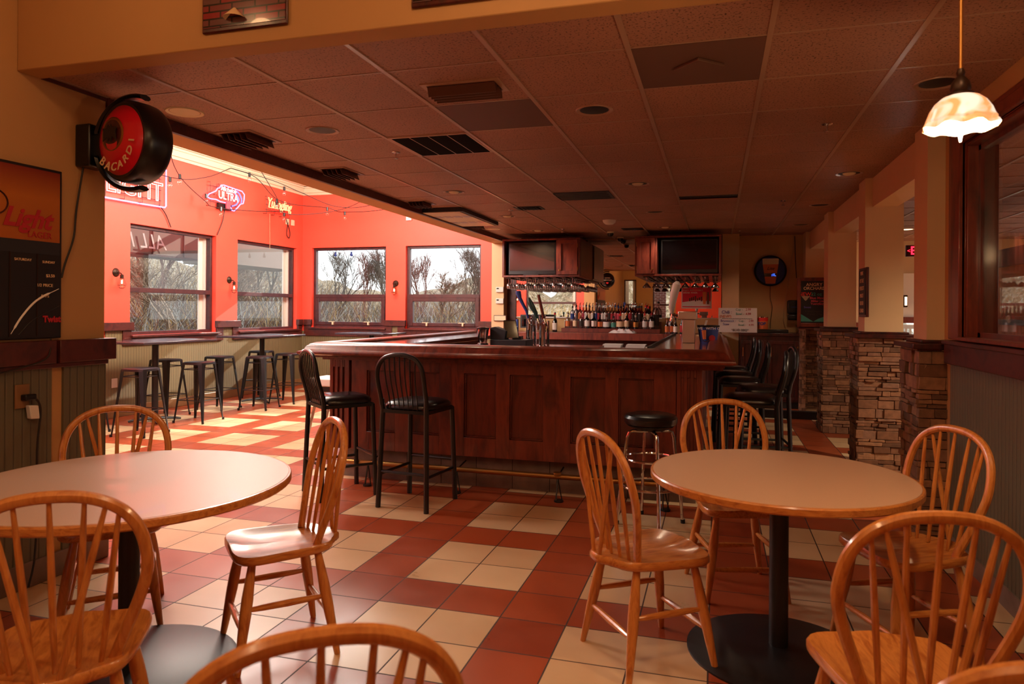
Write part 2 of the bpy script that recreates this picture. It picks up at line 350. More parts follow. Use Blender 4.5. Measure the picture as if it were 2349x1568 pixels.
def dup(root, loc, rz=None, label=None, group=None, scale=None):
    if root.name not in KIDS:
        KIDS[root.name] = [(c, list(c.children)) for c in root.children]
    r = root.copy(); COL.objects.link(r); r.location = loc
    if rz is not None: r.rotation_euler = (0, 0, radians(rz))
    if label: r['label'] = label
    if group: r['group'] = group
    if scale: r.scale = (scale,) * 3
    for ch, gs in KIDS[root.name]:
        c = ch.copy(); COL.objects.link(c); c.parent = r
        for g in gs:
            d = g.copy(); COL.objects.link(d); d.parent = c
    return r
def text(s, size, mat, loc, rot, parent=None, name='lettering', ext=.001, align='CENTER', tube=None, sx=1.0, bold=0, shear=0):
    c = bpy.data.curves.new(name, 'FONT'); c.body = s; c.size = size; c.align_x = align; c.align_y = 'CENTER'; c.extrude = ext; c.offset = bold; c.shear = shear
    c.resolution_u = 3
    if tube: c.fill_mode = 'NONE'; c.bevel_depth = tube; c.extrude = 0; c.bevel_resolution = 1
    c.materials.append(MATS[mat]); tmp = bpy.data.objects.new(name, c); me = bpy.data.meshes.new_from_object(tmp)
    bpy.data.objects.remove(tmp); bpy.data.curves.remove(c); o = bpy.data.objects.new(name, me); COL.objects.link(o)
    off = Vector((0, 0, 0)); q = parent
    while q is not None: off += q.location; q = q.parent
    o.location = Vector(loc) - off; o.rotation_euler = tuple(radians(a) for a in rot); o.scale = (sx, 1, 1); o.parent = parent
    return o
def interp(pts, n):
    """Catmull-Rom through pts"""
    P = [Vector(p) for p in pts]; P = [P[0] * 2 - P[1]] + P + [P[-1] * 2 - P[-2]]; out = []
    for i in range(1, len(P) - 2):
        for k in range(n):
            t = k / n; a, b2, c, d = P[i - 1:i + 3]
            out.append(.5 * ((2 * b2) + (c - a) * t + (2 * a - 5 * b2 + 4 * c - d) * t * t + (3 * b2 - a - 3 * c + d) * t ** 3))
    out.append(P[-2]); return out
FACE_CAM = (90, 0, 0)      # writing that faces -Y
FACE_RIGHT = (90, 0, 90)   # writing on a wall that faces +X
FACE_LEFT = (90, 0, -90)   # writing that faces -X
#PART2
# ---------------------------------------------------------------- the room shell
XL, YB = -7.5, 11.6            # alcove left wall, back wall
CZ = 2.623                     # tile ceiling
struct(MB().box(-7.7, 8.6, -5.2, 13.1, -.03, 0), 'floor', 'floor_tile')
def wall_holes(mb, P, a0, a1, z0, z1, holes, th, m=0):
    """wall from a0..a1, z0..z1 with rectangular holes; P(a, d, z) -> point, d = depth from the room side"""
    def bx(p0, p1, q0, q1):
        if p1 - p0 < 1e-4 or q1 - q0 < 1e-4: return
        A = P(p0, 0, q0); B = P(p1, th, q1)
        mb.box(min(A[0], B[0]), max(A[0], B[0]), min(A[1], B[1]), max(A[1], B[1]), q0, q1, m)
    cur = a0
    for h0, h1, g0, g1 in sorted(holes):
        bx(cur, h0, z0, z1); bx(h0, h1, z0, max(z0, g0)); bx(h0, h1, min(z1, g1), z1); cur = h1
    bx(cur, a1, z0, z1); return mb
PL = lambda a, d, z: (XL - d, a, z)
PB = lambda a, d, z: (a, YB + d, z)
PF = lambda a, d, z: (a, 2.0 - d, z)
LW = [(7.55, 9.22, 1.06, 2.555), (9.73, 11.42, 1.06, 2.555)]
BW = [(-7.30, -5.77, 1.09, 2.575), (-5.38, -3.95, 1.09, 2.575)]
FW = [(-7.3, -6.2, 1.09, 2.575), (-5.72, -4.12, 1.09, 2.575)]
struct(wall_holes(MB(), PL, 2.0, 11.6, 1.02, 3.75, LW, .2), 'wall_left', 'red_paint')
mb = MB(); wall_holes(mb, PB, -7.5, -3.67, 1.02, 3.75, BW, .2)
struct(mb, 'wall_back', 'red_paint')
struct(wall_holes(MB(), PF, -7.5, -3.5, 1.02, 3.75, FW, .2), 'wall_front', 'red_paint')
mb = MB(); mb.box(XL - .2, XL + .012, 2, 11.6, .13, 1.02); struct(mb, 'trim_1', 'bead_y')
mb = MB(); mb.box(XL, -3.67, YB - .012, YB + .2, .13, 1.02); mb.box(XL, -3.5, 1.8, 2.012, .13, 1.02); struct(mb, 'trim_2', 'bead_x')
mb = MB(); mb.box(XL - .2, XL + .03, 2, 11.6, 0, .13); mb.box(XL, -3.67, YB - .03, YB + .2, 0, .13); mb.box(XL, -3.5, 1.8, 2.03, 0, .13); struct(mb, 'baseboard_left', 'tile_base', bevel=.006)
# brown rail blocks and beadboard strips between the alcove windows
mb = MB()
def railP(P, a0, a1, z0=1.13, z1=1.235, d=-.06):
    A = P(a0, .0, 0); B = P(a1, d, 0); mb.box(min(A[0], B[0]), max(A[0], B[0]), min(A[1], B[1]), max(A[1], B[1]), z0, z1)
for a0, a1 in ((2.06, 7.57), (9.20, 9.75), (11.40, 11.54)): railP(PL, a0, a1)
for a0, a1 in ((-7.44, -7.28), (-5.79, -5.36), (-3.97, -3.67)): railP(PB, a0, a1)
for (a0, a1, g0, g1), P in [(h, PL) for h in LW] + [(h, PB) for h in BW]:
    railP(P, a0 - .14, a0, .93, 1.13, -.035); railP(P, a1, min(a1 + .14, 11.55) if P is PL else a1 + .14, .93, 1.13, -.035)
    railP(P, a0 - .12, a1 + .10, .93, g0 - .03, -.04); railP(P, a0 - .02, a1 + .02, g0 - .03, g0, -.075)
struct(mb, 'trim_3', 'trim_wood', bevel=.004)
mb = MB()
for a0, a1 in ((7.15, 7.42), (9.36, 9.6)):
    mb.box(XL, XL + .014, a0, a1, 1.0, 1.13)
for a0, a1 in ((-5.63, -5.52),): mb.box(a0, a1, YB - .014, YB, 1.0, 1.13)
struct(mb, 'trim_4', 'bead_y')
# window units
def window(idx, P, h, style, latches=False):
    a0, a1, z0, z1 = h
    w = bpy.data.objects.new('window_%d' % idx, None); COL.objects.link(w); w['kind'] = 'structure'
    c = P((a0 + a1) / 2, .08, z0); w.location = c
    def bx(mb, p0, p1, d0, d1, q0, q1):
        A = P(p0, d0, 0); B = P(p1, d1, 0); mb.box(min(A[0], B[0]), max(A[0], B[0]), min(A[1], B[1]), max(A[1], B[1]), q0, q1)
    fr = MB(); t = .045
    bx(fr, a0, a0 + t, .07, .15, z0, z1); bx(fr, a1 - t, a1, .07, .15, z0, z1); bx(fr, a0 + t, a1 - t, .07, .15, z1 - t, z1); bx(fr, a0 + t, a1 - t, .07, .15, z0, z0 + t)
    fr.build('window_frame', 'bark_brown_frame', w, bevel=.004)
    rl = MB(); zr = 1.675; bx(rl, a0 + t, a1 - t, .06, .15, zr - .035, zr + .03); rl.build('meeting_rail', 'bark_brown_frame', w, bevel=.004)
    if style == 'back':
        s = MB(); k = .075; zb = zr - .035
        bx(s, a0 + t, a0 + t + k, .05, .13, z0 + t, zb); bx(s, a1 - t - k, a1 - t, .05, .13, z0 + t, zb)
        bx(s, a0 + t + k, a1 - t - k, .05, .13, zb - .065, zb); bx(s, a0 + t + k, a1 - t - k, .05, .13, z0 + t, z0 + t + .06)
        s.build('lower_sash', 'bark_brown_frame', w, bevel=.006)
        for q in (.27, .75):
            l = MB(); aa = a0 + (a1 - a0) * q; bx(l, aa, aa + .03, .02, .05, z0 + .05, z0 + .10); bx(l, aa - .07, aa + .05, .02, .04, z0 + .10, z0 + .112); l.build('latch', 'ivory', w)
    else:
        s = MB(); bx(s, a1 - t - .02, a1 - t, .15, .24, z0, z1); bx(s, a1 - t - .10, a1 - t, .20, .22, z0, z1); s.build('outer_jamb', 'white_paint', w)
    g = MB(); bx(g, a0 + t, a1 - t, .10, .104, z0 + t, z1 - t); g.build('pane', 'window_glass', w)
    return w
window(1, PL, LW[0], 'left'); window(2, PL, LW[1], 'left'); window(3, PB, BW[0], 'back'); window(4, PB, BW[1], 'back')
window(5, PF, FW[0], 'plain'); window(6, PF, FW[1], 'plain')
# alcove ceiling and crown moulding
struct(MB().box(-7.7, -3.36, 1.8, 11.8, 3.75, 3.8), 'ceiling_1', 'white_paint')
mb = MB()
for z0, z1, d in ((3.56, 3.60, .03), (3.60, 3.68, .07), (3.68, 3.71, .10), (3.71, 3.75, .16)):
    mb.box(XL, XL + d, 2, YB, z0, z1); mb.box(XL, -3.66, YB - d, YB, z0, z1); mb.box(-3.66 - d, -3.66, 2, YB, z0, z1); mb.box(XL, -3.5, 2, 2 + d, z0, z1)
struct(mb, 'trim_5', 'moulding_paint')
# header over the opening between the bar and the alcove, with its dark strip
struct(MB().box(-3.66, -3.37, 3.2, 11.6, 2.565, 3.75), 'wall_header', 'tan_paint')
struct(MB().box(-3.36, -3.35, 2.8, 3.2, 2.60, CZ).box(-3.375, -3.345, 3.2, 11.55, 2.55, CZ), 'trim_6', 'trim_wood')
# wall between dining room and alcove (ends in a pier)
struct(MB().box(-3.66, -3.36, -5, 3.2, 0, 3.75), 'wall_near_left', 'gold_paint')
mb = MB(); mb.box(-3.36, -3.345, -5, 2.86, .13, 1.13); mb.box(-3.36, -3.345, 2.93, 3.2, .13, 1.13); mb.box(-3.66, -3.36, 3.2, 3.212, .13, 1.13); struct(mb, 'trim_7', 'bead_dark')
mb = MB(); mb.box(-3.36, -3.31, -5, 2.86, 1.13, 1.25); mb.box(-3.36, -3.31, 2.88, 3.24, 1.13, 1.25); mb.box(-3.68, -3.36, 3.2, 3.24, 1.13, 1.25); mb.box(-3.36, -3.325, -5, 3.2, 1.105, 1.13); struct(mb, 'trim_8', 'trim_wood', bevel=.004)
struct(MB().box(-3.36, -3.335, -5, 3.22, 0, .13).box(-3.66, -3.36, 3.2, 3.22, 0, .13), 'baseboard_near_left', 'kick_tile', bevel=.005)
# pier beside the back bar
struct(MB().box(-3.67, -3.455, 11.35, YB + .2, 0, CZ), 'wall_pier_left', 'cream_paint')
# back wall behind the bar, recess on the right
struct(MB().box(-3.455, .10, YB, YB + .2, 0, CZ).box(.10, 1.6, YB + .02, YB + .2, 0, CZ), 'wall_bar_back', 'tan_paint')
struct(MB().box(.08, .33, 11.3, YB + .02, 0, CZ), 'wall_pier_right', 'cream_paint')
# dining room header beam in front of the tile ceiling
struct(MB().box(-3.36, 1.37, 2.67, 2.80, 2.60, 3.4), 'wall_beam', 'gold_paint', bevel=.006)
struct(MB().box(-3.5, 1.5, -3.2, 2.67, 3.35, 3.4), 'ceiling_2', 'cream_paint')
# tile ceiling with its grid of metal bars
struct(MB().box(-3.40, 1.60, 2.78, 11.62, CZ, CZ + .05), 'ceiling', 'ceiling_tile')
mb = MB(); gx = [-1.005 + .61 * k for k in range(-3, 4)]; gy = [3.225 + .61 * k for k in range(0, 14)]
for x in gx: mb.box(x - .012, x + .012, 2.8, YB, CZ - .006, CZ + .002)
for y in gy: mb.box(-3.36, 1.33, y - .005, y + .005, CZ - .003, CZ + .002)
mb.box(-3.36, -3.33, 2.8, 3.2, CZ - .004, CZ + .002); struct(mb, 'ceiling_grid', 'ceiling_grid')
# right wall of the dining room with its inside window
W7 = (2.1, 4.51, 1.27, 2.38)
PR = lambda a, d, z: (1.37 + d, a, z)
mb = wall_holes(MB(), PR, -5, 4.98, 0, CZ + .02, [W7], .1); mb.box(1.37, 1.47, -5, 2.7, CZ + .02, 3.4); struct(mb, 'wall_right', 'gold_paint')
struct(MB().box(1.355, 1.37, -5, 4.80, 0.1, 1.12), 'trim_9', 'bead_dark'); struct(MB().box(1.345, 1.37, -5, 4.80, 0, .1), 'baseboard_right', 'kick_tile')
struct(MB().box(1.325, 1.37, -5, 4.82, 1.12, 1.25).box(1.31, 1.37, -5, 4.82, 1.235, 1.262), 'trim_10', 'trim_wood', bevel=.005)
w = bpy.data.objects.new('window_7', None); COL.objects.link(w); w['kind'] = 'structure'; w.location = (1.37, 3.3, 1.27)
a0, a1, z0, z1 = W7
mb = MB()
for e, d0, d1 in ((.29, -.03, 0), (.20, -.045, -.03), (.045, -.06, -.03)):
    for box in ((a1, a1 + e, z0 - .0, z1 + e * .4), (a0 - e, a0, z0, z1 + e * .4), (a0, a1, z1, z1 + e * .4)):
        mb.box(1.37 + d0, 1.37 + d1, box[0], box[1], box[2], box[3])
mb.build('casing', 'mahogany', w, bevel=.004)
mb = MB(); mb.box(1.345, 1.50, a1 - .022, a1 - .001, z0 + .001, z1 - .001); mb.box(1.345, 1.50, a0 + .001, a0 + .022, z0 + .001, z1 - .001); mb.box(1.345, 1.50, a0 + .022, a1 - .022, z1 - .022, z1 - .001); mb.box(1.30, 1.50, a0 + .005, a1 - .005, z0 - .001, z0 + .02)
mb.build('jamb', 'mahogany', w, bevel=.004)
mb = MB(); mb.box(1.40, 1.43, a1 - .06, a1 - .022, z0 + .02, z1 - .02); mb.box(1.40, 1.43, a0 + .02, a1 - .022, z0 + .02, z0 + .045); mb.box(1.40, 1.43, a0 + .02, a1 - .022, z1 - .05, z1 - .02); mb.build('window_frame', 'mahogany_panel', w)
MB().box(1.412, 1.418, a0, a1 - .05, z0 + .03, z1 - .03).build('pane', 'inner_glass', w)
# beam over the columns
struct(MB().box(1.33, 1.53, 5.1, 11.3, 2.365, CZ), 'trim_11', 'cream_paint')
# dining room end wall with windows (seen only in the mirror)
PD = lambda a, d, z: (a, -3.0 - d, z)
D8 = [(-3.3, -2.85, 1.09, 2.6), (-2.25, -1.5, 1.09, 2.45)]
struct(wall_holes(MB(), PD, -3.36, -1.42, 0, 3.4, D8, .2), 'wall_dining_front', 'gold_paint'); struct(MB().box(-1.42, 1.5, -3.2, -3.0, 0, 3.4), 'wall_dining_red', 'red_paint')
window(8, PD, D8[0], 'plain'); window(10, PD, D8[1], 'plain')
sl = MB()
for k in range(34): sl.box(-3.27, -2.88, -2.99, -2.975, 1.70 + k * .025, 1.703 + k * .025)
tag(sl.build('window_blind', 'white_plastic'), 'white slatted blind in the dining room window, seen in the mirror', 'blind')
portal((-1.87, -3.1, 1.75), (0, 1, 0), .75, 1.3)
# side room behind the columns
struct(MB().box(1.47, 8.6, -5, 13.0, 2.62, 2.67), 'ceiling_3', 'ceiling_tile')
mb = MB()
for k in range(12): mb.box(1.6 + k * .61, 1.626 + k * .61, -5, 13, 2.612, 2.62)
for k in range(29): mb.box(1.5, 8.5, -4.5 + k * .61, -4.49 + k * .61, 2.614, 2.62)
struct(mb, 'ceiling_grid_side', 'ceiling_grid')
PS = lambda a, d, z: (a, 13.0 + d, z)
S8 = [(2.72, 3.9, .12, 2.08), (4.4, 6.0, 1.2, 2.2)]
struct(wall_holes(MB(), PS, 1.5, 8.6, 0, 2.65, S8, .15), 'wall_side_back', 'cream_paint')
struct(wall_holes(MB(), lambda a, d, z: (8.5 + d, a, z), -5, 13, 0, 2.65, [(0, 2, 1, 2.2), (4, 6, 1, 2.2), (8, 10, 1, 2.2)], .15), 'wall_side_right', 'cream_paint')
struct(MB().box(1.47, 8.6, -5.2, -5, 0, 3.0), 'wall_side_front', 'gold_paint')
struct(MB().box(2.60, 2.72, 12.95, 13, 1.3, 2.12).box(2.6, 4.0, 12.93, 13, 1.26, 1.36).box(1.6, 2.7, 12.97, 13, .1, 1.26).box(3.95, 8.5, 12.97, 13, .1, 1.26), 'trim_12', 'cabinet_red')
portal((3.3, 13.1, 1.7), (0, -1, 0), 1.2, .7); portal((5.2, 13.1, 1.7), (0, -1, 0), 1.6, 1.0)
for y in (1, 5, 9): portal((8.6, y, 1.6), (-1, 0, 0), 2, 1.2)
# ---------------------------------------------------------------- columns with stacked stone bases
def stone_base(c, x0, x1, y0, y1, z0, z1, parent, seed):
    R = random.Random(seed); mb = MB()
    cols = ['8d6248', '7c543c', '93684c', '6e4832', '8a6450', '805840', '644430', '9c7052']
    mb.box(x0 + .012, x1 - .012, y0 + .012, y1 - .012, z0, z1, 0, lin('4a3529'))
    z = z0
    while z < z1 - .01:
        h = min(R.choice((.025, .03, .035, .045, .06, .08)), z1 - z)
        for side in range(4):
            a, a_end = (x0, x1) if side in (0, 2) else (y0, y1)
            while a < a_end - .01:
                l = min(R.uniform(.05, .20), a_end - a)
                if a_end - a - l < .04: l = a_end - a
                p = R.uniform(-.008, .016); g = .0015
                t = lin(R.choice(cols))
                if side == 0: mb.box(a + g, a + l - g, y0 - p, y0 + .05, z + g, z + h - g, 0, t)
                elif side == 2: mb.box(a + g, a + l - g, y1 - .05, y1 + p, z + g, z + h - g, 0, t)
                elif side == 1: mb.box(x1 - .05, x1 + p, a + g, a + l - g, z + g, z + h - g, 0, t)
                else: mb.box(x0 - p, x0 + .05, a + g, a + l - g, z + g, z + h - g, 0, t)
                a += l
        z += h
    for k in range(0, len(mb.v), 1):
        x, y, zz = mb.v[k]; mb.v[k] = (x + R.uniform(-.003, .003), y + R.uniform(-.003, .003), zz + R.uniform(-.003, .003) if z0 + .01 < zz < z1 - .01 else zz)
    o = mb.build('stone_base', 'stone', parent, bevel=.003, seg=1); return o
for i, (y0, y1, lab) in enumerate(((4.97, 5.27, 'tan square column on a stacked stone base, joined to the dark framed inside window'),
                                   (6.90, 7.19, 'tan square column on stacked stone base with a letter board hung on its left side'),
                                   (9.07, 9.39, 'tan square column on stacked stone base in front of the cider chalkboard'),
                                   (11.26, 11.6, 'tan half column on a stone base against the wall with the round clock'))):
    t = thing('stone_column', lab, 'column', (1.425, (y0 + y1) / 2, 0))
    MB().box(1.27, 1.58, y0, y1, 1.25, CZ - .001).build('shaft', 'cream_paint', t)
    c = MB(); e = .10
    c.box(1.27 - e, 1.58 + e, y0 - e, min(y1 + e, 11.6), 1.20, 1.235); c.box(1.27 - .04, 1.58 + .04, y0 - .04, min(y1 + .04, 11.6), 1.235, 1.255); c.build('cap', 'mahogany_dark', t, bevel=.005)
    stone_base(t, 1.21, 1.64, y0 - .06, min(y1 + .06, 11.6), 0, 1.20, t, 40 + i)
# stone wall stub beside the far counter
t = tag(thing('x', '', ''), 'low stacked stone wall under the cider chalkboard, right of the dark cabinets', 'stone wall'); t.name = 'stone_wall'; t.location = (1.2, 11.45, 0)
stone_base(t, 1.19, 1.215, 10.9, 11.25, 0, 1.18, t, 99)
# ---------------------------------------------------------------- outdoors
struct(MB().box(-60, 60, 13.2, 120, -.12, -.1).box(-90, -7.7, -40, 120, -.12, -.1).box(-3.4, 20, -60, -5.3, -.12, -.1), 'ground', 'grass')
struct(MB().box(-12.6, -9.4, -20, 30, -.1, -.08).box(-40, 20, 15.5, 19, -.1, -.08), 'parking_lot', 'asphalt')
def tree_mesh(name, mat, seed, height, spread=.5, depth=6, trunk=.12, upright=.5, split=3):
    R = random.Random(seed); mb = MB()
    def br(p, d, L, r, k):
        q = p + d * L; mid = p + d * L * .5 + Vector((R.uniform(-1, 1), R.uniform(-1, 1), 0)) * L * .04
        mb.tube([p, mid, q], [r, r * .85, max(r * .64, .005)], n=3 if k < depth - 1 else 5, cap=False)
        if k == 0: return
        for i in range(split if k > 1 else split + 1):
            a = R.uniform(0, 2 * pi); nd = (d + Vector((cos(a), sin(a), 0)) * R.uniform(.5, 1) * spread + Vector((0, 0, upright * .3))).normalized()
            st = p + d * L * (1.0 if i == 0 else R.uniform(.45, .95)); br(st, nd, L * R.uniform(.62, .82), max(r * .58, .006), k - 1)
    br(Vector((0, 0, 0)), Vector((0, 0, 1)), height * .24, trunk, depth)
    return mb.build(name, mat, local=True)
def shrub_mesh(name, mat, seed, h, w, n=500, leaf=None):
    R = random.Random(seed); mb = MB()
    for i in range(n):
        a = R.uniform(0, 2 * pi); r = w * math.sqrt(R.random()); p = Vector((r * cos(a), r * sin(a) * .6, 0)); z0 = R.uniform(0, h * .5)
        L = R.uniform(.3, .9) * h * (1 - .3 * r / w); d = Vector((R.uniform(-.6, .6), R.uniform(-.6, .6), 1)).normalized()
        p.z = z0; q1 = p + d * L * .5 + Vector((R.uniform(-.1, .1), R.uniform(-.1, .1), 0)); q2 = q1 + (d + Vector((R.uniform(-.7, .7), R.uniform(-.7, .7), 0))).normalized() * L * .5
        mb.tube([p, q1, q2], [.012, .008, .003], n=3, cap=False)
    o = mb.build(name, [mat] + ([leaf] if leaf else []), local=True)
    return o
def plant(proto, first, loc, rz, sc, label, cat, group):
    o = proto if first else proto.copy()
    if not first: COL.objects.link(o)
    o.location = loc; o.rotation_euler = (0, 0, radians(rz)); o.scale = (sc, sc, sc); return tag(o, label, cat, group)
tA = tree_mesh('bare_tree', 'bark', 3, 6.0, .62, 6, .09, .35); tB = tree_mesh('bare_tree', 'bark_red', 8, 6.2, .48, 6, .08, .8); tC = tree_mesh('bare_tree', 'bark_light', 21, 5.0, .80, 6, .09, .15)
G = 'bare winter trees outside the windows'
TREES = [(tA, (-17.4, 30, -.1), 10, 1.0, 'wide bare tree seen through the left half of the left back window'),
         (tB, (-16.3, 30.5, -.1), 50, 1.0, 'narrow bare tree with a pointed crown through the middle of the left back window'),
         (tA, (-14.9, 30, -.1), 130, 1.05, 'bare tree at the right edge of the left back window'),
         (tB, (-13.5, 31, -.1), 200, 1.0, 'tall bare tree at the left edge of the right back window'),
         (tC, (-10.7, 26.5, -.1), 80, 1.0, 'dense brown bare tree in the middle of the right back window'),
         (tA, (-10.9, 31, -.1), 300, 1.0, 'bare tree at the right side of the right back window'),
         (tB, (-17.9, 36, -.1), 100, 1.1, 'small far bare tree at the left end of the left back window'),
         (tA, (-13.2, 37, -.1), 10, 1.15, 'far bare tree between the dense brown tree and right window edge'),
         (tC, (-13.0, 14.5, -.1), 20, .95, 'low forked tree close outside the left alcove window'),
         (tC, (-14.5, 17.3, -.1), 140, 1.15, 'twiggy tree outside the right end of the left alcove window'),
         (tA, (-15, 20.8, -.1), 240, 1.1, 'bare tree outside the second alcove window beside the room corner'),
         (tC, (-13.6, 18.6, -.1), 300, 1.0, 'low twiggy tree outside the second alcove window, nearest the glass'),
         (tB, (-17.5, 18.6, -.1), 10, 1.2, 'slim tree far behind the forked tree outside the left alcove window'),
         (tC, (-5.3, -4.6, -.1), 40, .95, 'twiggy tree outside the front alcove windows, seen in the bar mirror'),
         (tA, (-8.6, -6.2, -.1), 90, 1.0, 'bare tree beyond the front alcove windows, left of the twiggy one')]
seen = set()
for pr, loc, rz, sc, lab in TREES:
    plant(pr, pr.name not in seen, loc, rz, sc, lab, 'tree', G); seen.add(pr.name)
def brush(name, lab, boxes, seed, mats, n):
    R = random.Random(seed); mb = MB()
    for x0, x1, y0, y1, h in boxes:
        for i in range(n):
            p = Vector((R.uniform(x0, x1), R.uniform(y0, y1), -.1)); L = h * R.uniform(.35, 1.0); d = Vector((R.uniform(-.5, .5), R.uniform(-.5, .5), 1)).normalized(); mt = R.randrange(len(mats))
            q = p + d * L * .55; mb.tube([p, q, q + (d + Vector((R.uniform(-.6, .6), R.uniform(-.6, .6), 0))).normalized() * L * .45], [.018, .012, .006], n=3, cap=False, m=mt)
            for k in range(4):
                s_ = p + d * L * R.uniform(.2, .6); e = (d + Vector((R.uniform(-1, 1), R.uniform(-1, 1), R.uniform(-.2, .4)))).normalized(); mb.tube([s_, s_ + e * L * R.uniform(.2, .5)], [.009, .005], n=3, cap=False, m=mt)
    return tag(mb.build(name, mats), lab, 'brush', kind='stuff')
brush('brush_thicket', 'tangled bare brush outside the back windows', [(-14.5, -7, 21, 23, 1.5), (-20, -9, 27, 31, 2.4), (-24, -12, 34, 37, 3.2)], 5, ['brush_tan', 'brush_grey', 'bark', 'bark_red'], 650)
brush('brush_thicket', 'tangled bare brush outside the left alcove windows', [(-15, -13, 12.5, 23, 2.3), (-21, -18.5, 17, 33, 4.2)], 6, ['brush_tan', 'brush_grey', 'bark', 'bark_red'], 900)
brush('brush_thicket', 'tangled bare brush outside the front alcove windows', [(-12, -5.0, -6.8, -5.2, 2.0)], 7, ['brush_tan', 'brush_grey'], 300)
def bank(name, pts_fn, n=60):
    mb = MB(); R = random.Random(3); vs = []; rows = 6
    for i in range(n):
        h = 1 + .25 * sin(i * .5) + .15 * sin(i * 1.3 + 1) + R.uniform(-.06, .06)
        for j in range(rows): vs.append(pts_fn(i / (n - 1), j / (rows - 1), h))
    mb.add(vs, [(i * rows + j, (i + 1) * rows + j, (i + 1) * rows + j + 1, i * rows + j + 1) for i in range(n - 1) for j in range(rows - 1)]); return struct(mb, name, 'hillside')
bank('ground_bank', lambda u, v, h: (-45 + u * 55, 40 + v * 12, -.15 + 3.0 * h * sin(v * pi / 2)))
bank('ground_bank_left', lambda u, v, h: (-25 - v * 12, -15 + u * 70, -.15 + 4.6 * h * sin(v * pi / 2)))
bank('ground_bank_front', lambda u, v, h: (-20 + u * 30, -9 - v * 6, -.15 + 3.6 * h * sin(v * pi / 2)))
# sign canopy outside the left windows
t = thing('shop_canopy', 'beige sign canopy with pale letters seen from behind outside the left alcove window', 'canopy', (-9.0, 8.6, 2.2))
mb = MB(); mb.box(-9.35, -8.9, 7.6, 10.5, 2.30, 3.05); mb.box(-8.9, -7.7, 7.62, 7.72, 2.85, 2.95); mb.box(-8.9, -7.7, 10.35, 10.45, 2.85, 2.95); mb.build('fascia', 'canopy_beige', t)
mb = MB()
for y in (8.0, 8.7, 9.4, 10.1): mb.box(-8.9, -8.885, y, y + .02, 2.3, 3.05)
mb.box(-9.36, -8.88, 7.6, 10.5, 2.28, 2.31); mb.build('rib', 'trim_wood', t)
text('ALL McA', .34, 'text_white', (-8.87, 9.05, 2.5), (90, 0, 90), t, 'lettering', sx=-1, shear=.3)
t = thing('roof_overhang', 'grey eave box outside the second alcove window', 'eave', (-9.0, 12, 2.3))
MB().box(-9.6, -8.7, 10.9, 13.6, 2.26, 2.9).box(-8.7, -7.7, 11.0, 11.1, 2.75, 2.85).build('fascia', 'canopy_beige', t); MB().box(-9.61, -8.69, 10.89, 13.61, 2.70, 2.78).build('edge_strip', 'trim_black', t)
# brick wing seen through the dining room window in the mirror
tag(MB().box(-3.15, -1.9, -5.0, -4.8, -.1, 3.2).build('brick_wing', 'brick_wall'), 'brick wall of the next building, seen in the bar mirror', 'brick wall')
#PART3
# ---------------------------------------------------------------- the bar
PANELS = [(-2.79, -2.53), (-2.40, -2.14), (-1.93, -1.66), (-1.55, -1.28), (-1.065, -.80), (-.70, -.44)]
bar = thing('bar_counter', 'long mahogany panelled bar counter with thick moulded edge and brass foot rail', 'bar counter', (-1.5, 5.3, 0))
P0 = lambda a, d, z: (a, 5.266 + d, z)
mb = MB(); mb.box(-3.12, -.10, 5.30, 5.42, .26, 1.04)
wall_holes(mb, P0, -2.93, -.28, .26, 1.02, [(a, b2, .41, .92) for a, b2 in PANELS], .036)
for x in (-2.04, -1.186): mb.box(x - .002, x + .002, 5.263, 5.267, .26, 1.02)
mb.box(-3.12, -3.0, 5.42, 9.0, .26, 1.04); mb.box(-.22, -.10, 5.42, 9.7, .26, 1.04)
mb.box(-3.30 + .06, .12 - .06, 5.20, 5.30, 1.02, 1.045); mb.box(-3.27 + .08, .05, 5.24, 5.30, 1.0, 1.02)
mb.build('front_panel', 'mahogany', bar, bevel=.003)
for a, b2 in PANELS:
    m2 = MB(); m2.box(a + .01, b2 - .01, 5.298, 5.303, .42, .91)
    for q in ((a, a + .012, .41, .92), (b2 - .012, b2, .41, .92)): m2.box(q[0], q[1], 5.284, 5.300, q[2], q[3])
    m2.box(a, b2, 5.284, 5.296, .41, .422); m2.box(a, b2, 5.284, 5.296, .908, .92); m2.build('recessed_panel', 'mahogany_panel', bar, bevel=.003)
for x0, x1 in ((-3.125, -2.945), (-.275, -.095)):
    m2 = MB(); fl = [(x0 + .03 + k * .045, x0 + .05 + k * .045, .34, .94) for k in range(3)]
    wall_holes(m2, lambda a, d, z: (a, 5.25 + d, z), x0, x1, .26, 1.02, fl, .02); m2.box(x0, x1, 5.268, 5.30, .26, 1.02)
    m2.build('fluted_pilaster', 'mahogany', bar, bevel=.003)
mb = MB(); mb.box(-3.08, -.14, 5.385, 5.41, 0, .26, 1)
for k in range(10): mb.box(-3.08 + k * .305 + .002, min(-3.08 + (k + 1) * .305 - .003, -.14), 5.38, 5.40, 0, .258)
mb.box(-3.08, -3.04, 5.40, 9.0, 0, .26); mb.box(-.18, -.14, 5.40, 9.7, 0, .26); mb.build('tiled_kick', ['kick_tile', 'grout'], bar)
prof = [(.03, 1.045), (0, 1.055), (-.004, 1.066), (0, 1.078), (.025, 1.084), (.04, 1.096), (.05, 1.118), (.075, 1.138), (.11, 1.150), (.15, 1.152), (.185, 1.146), (.20, 1.130), (.205, 1.105), (.205, 1.05)]
mb = MB(); stn = []
for o, z in prof: stn.append([(-3.31 + o, 8.98, z), (-3.31 + o, 5.05 + o, z), (.13 - o, 5.05 + o, z), (.13 - o, 9.72, z)])
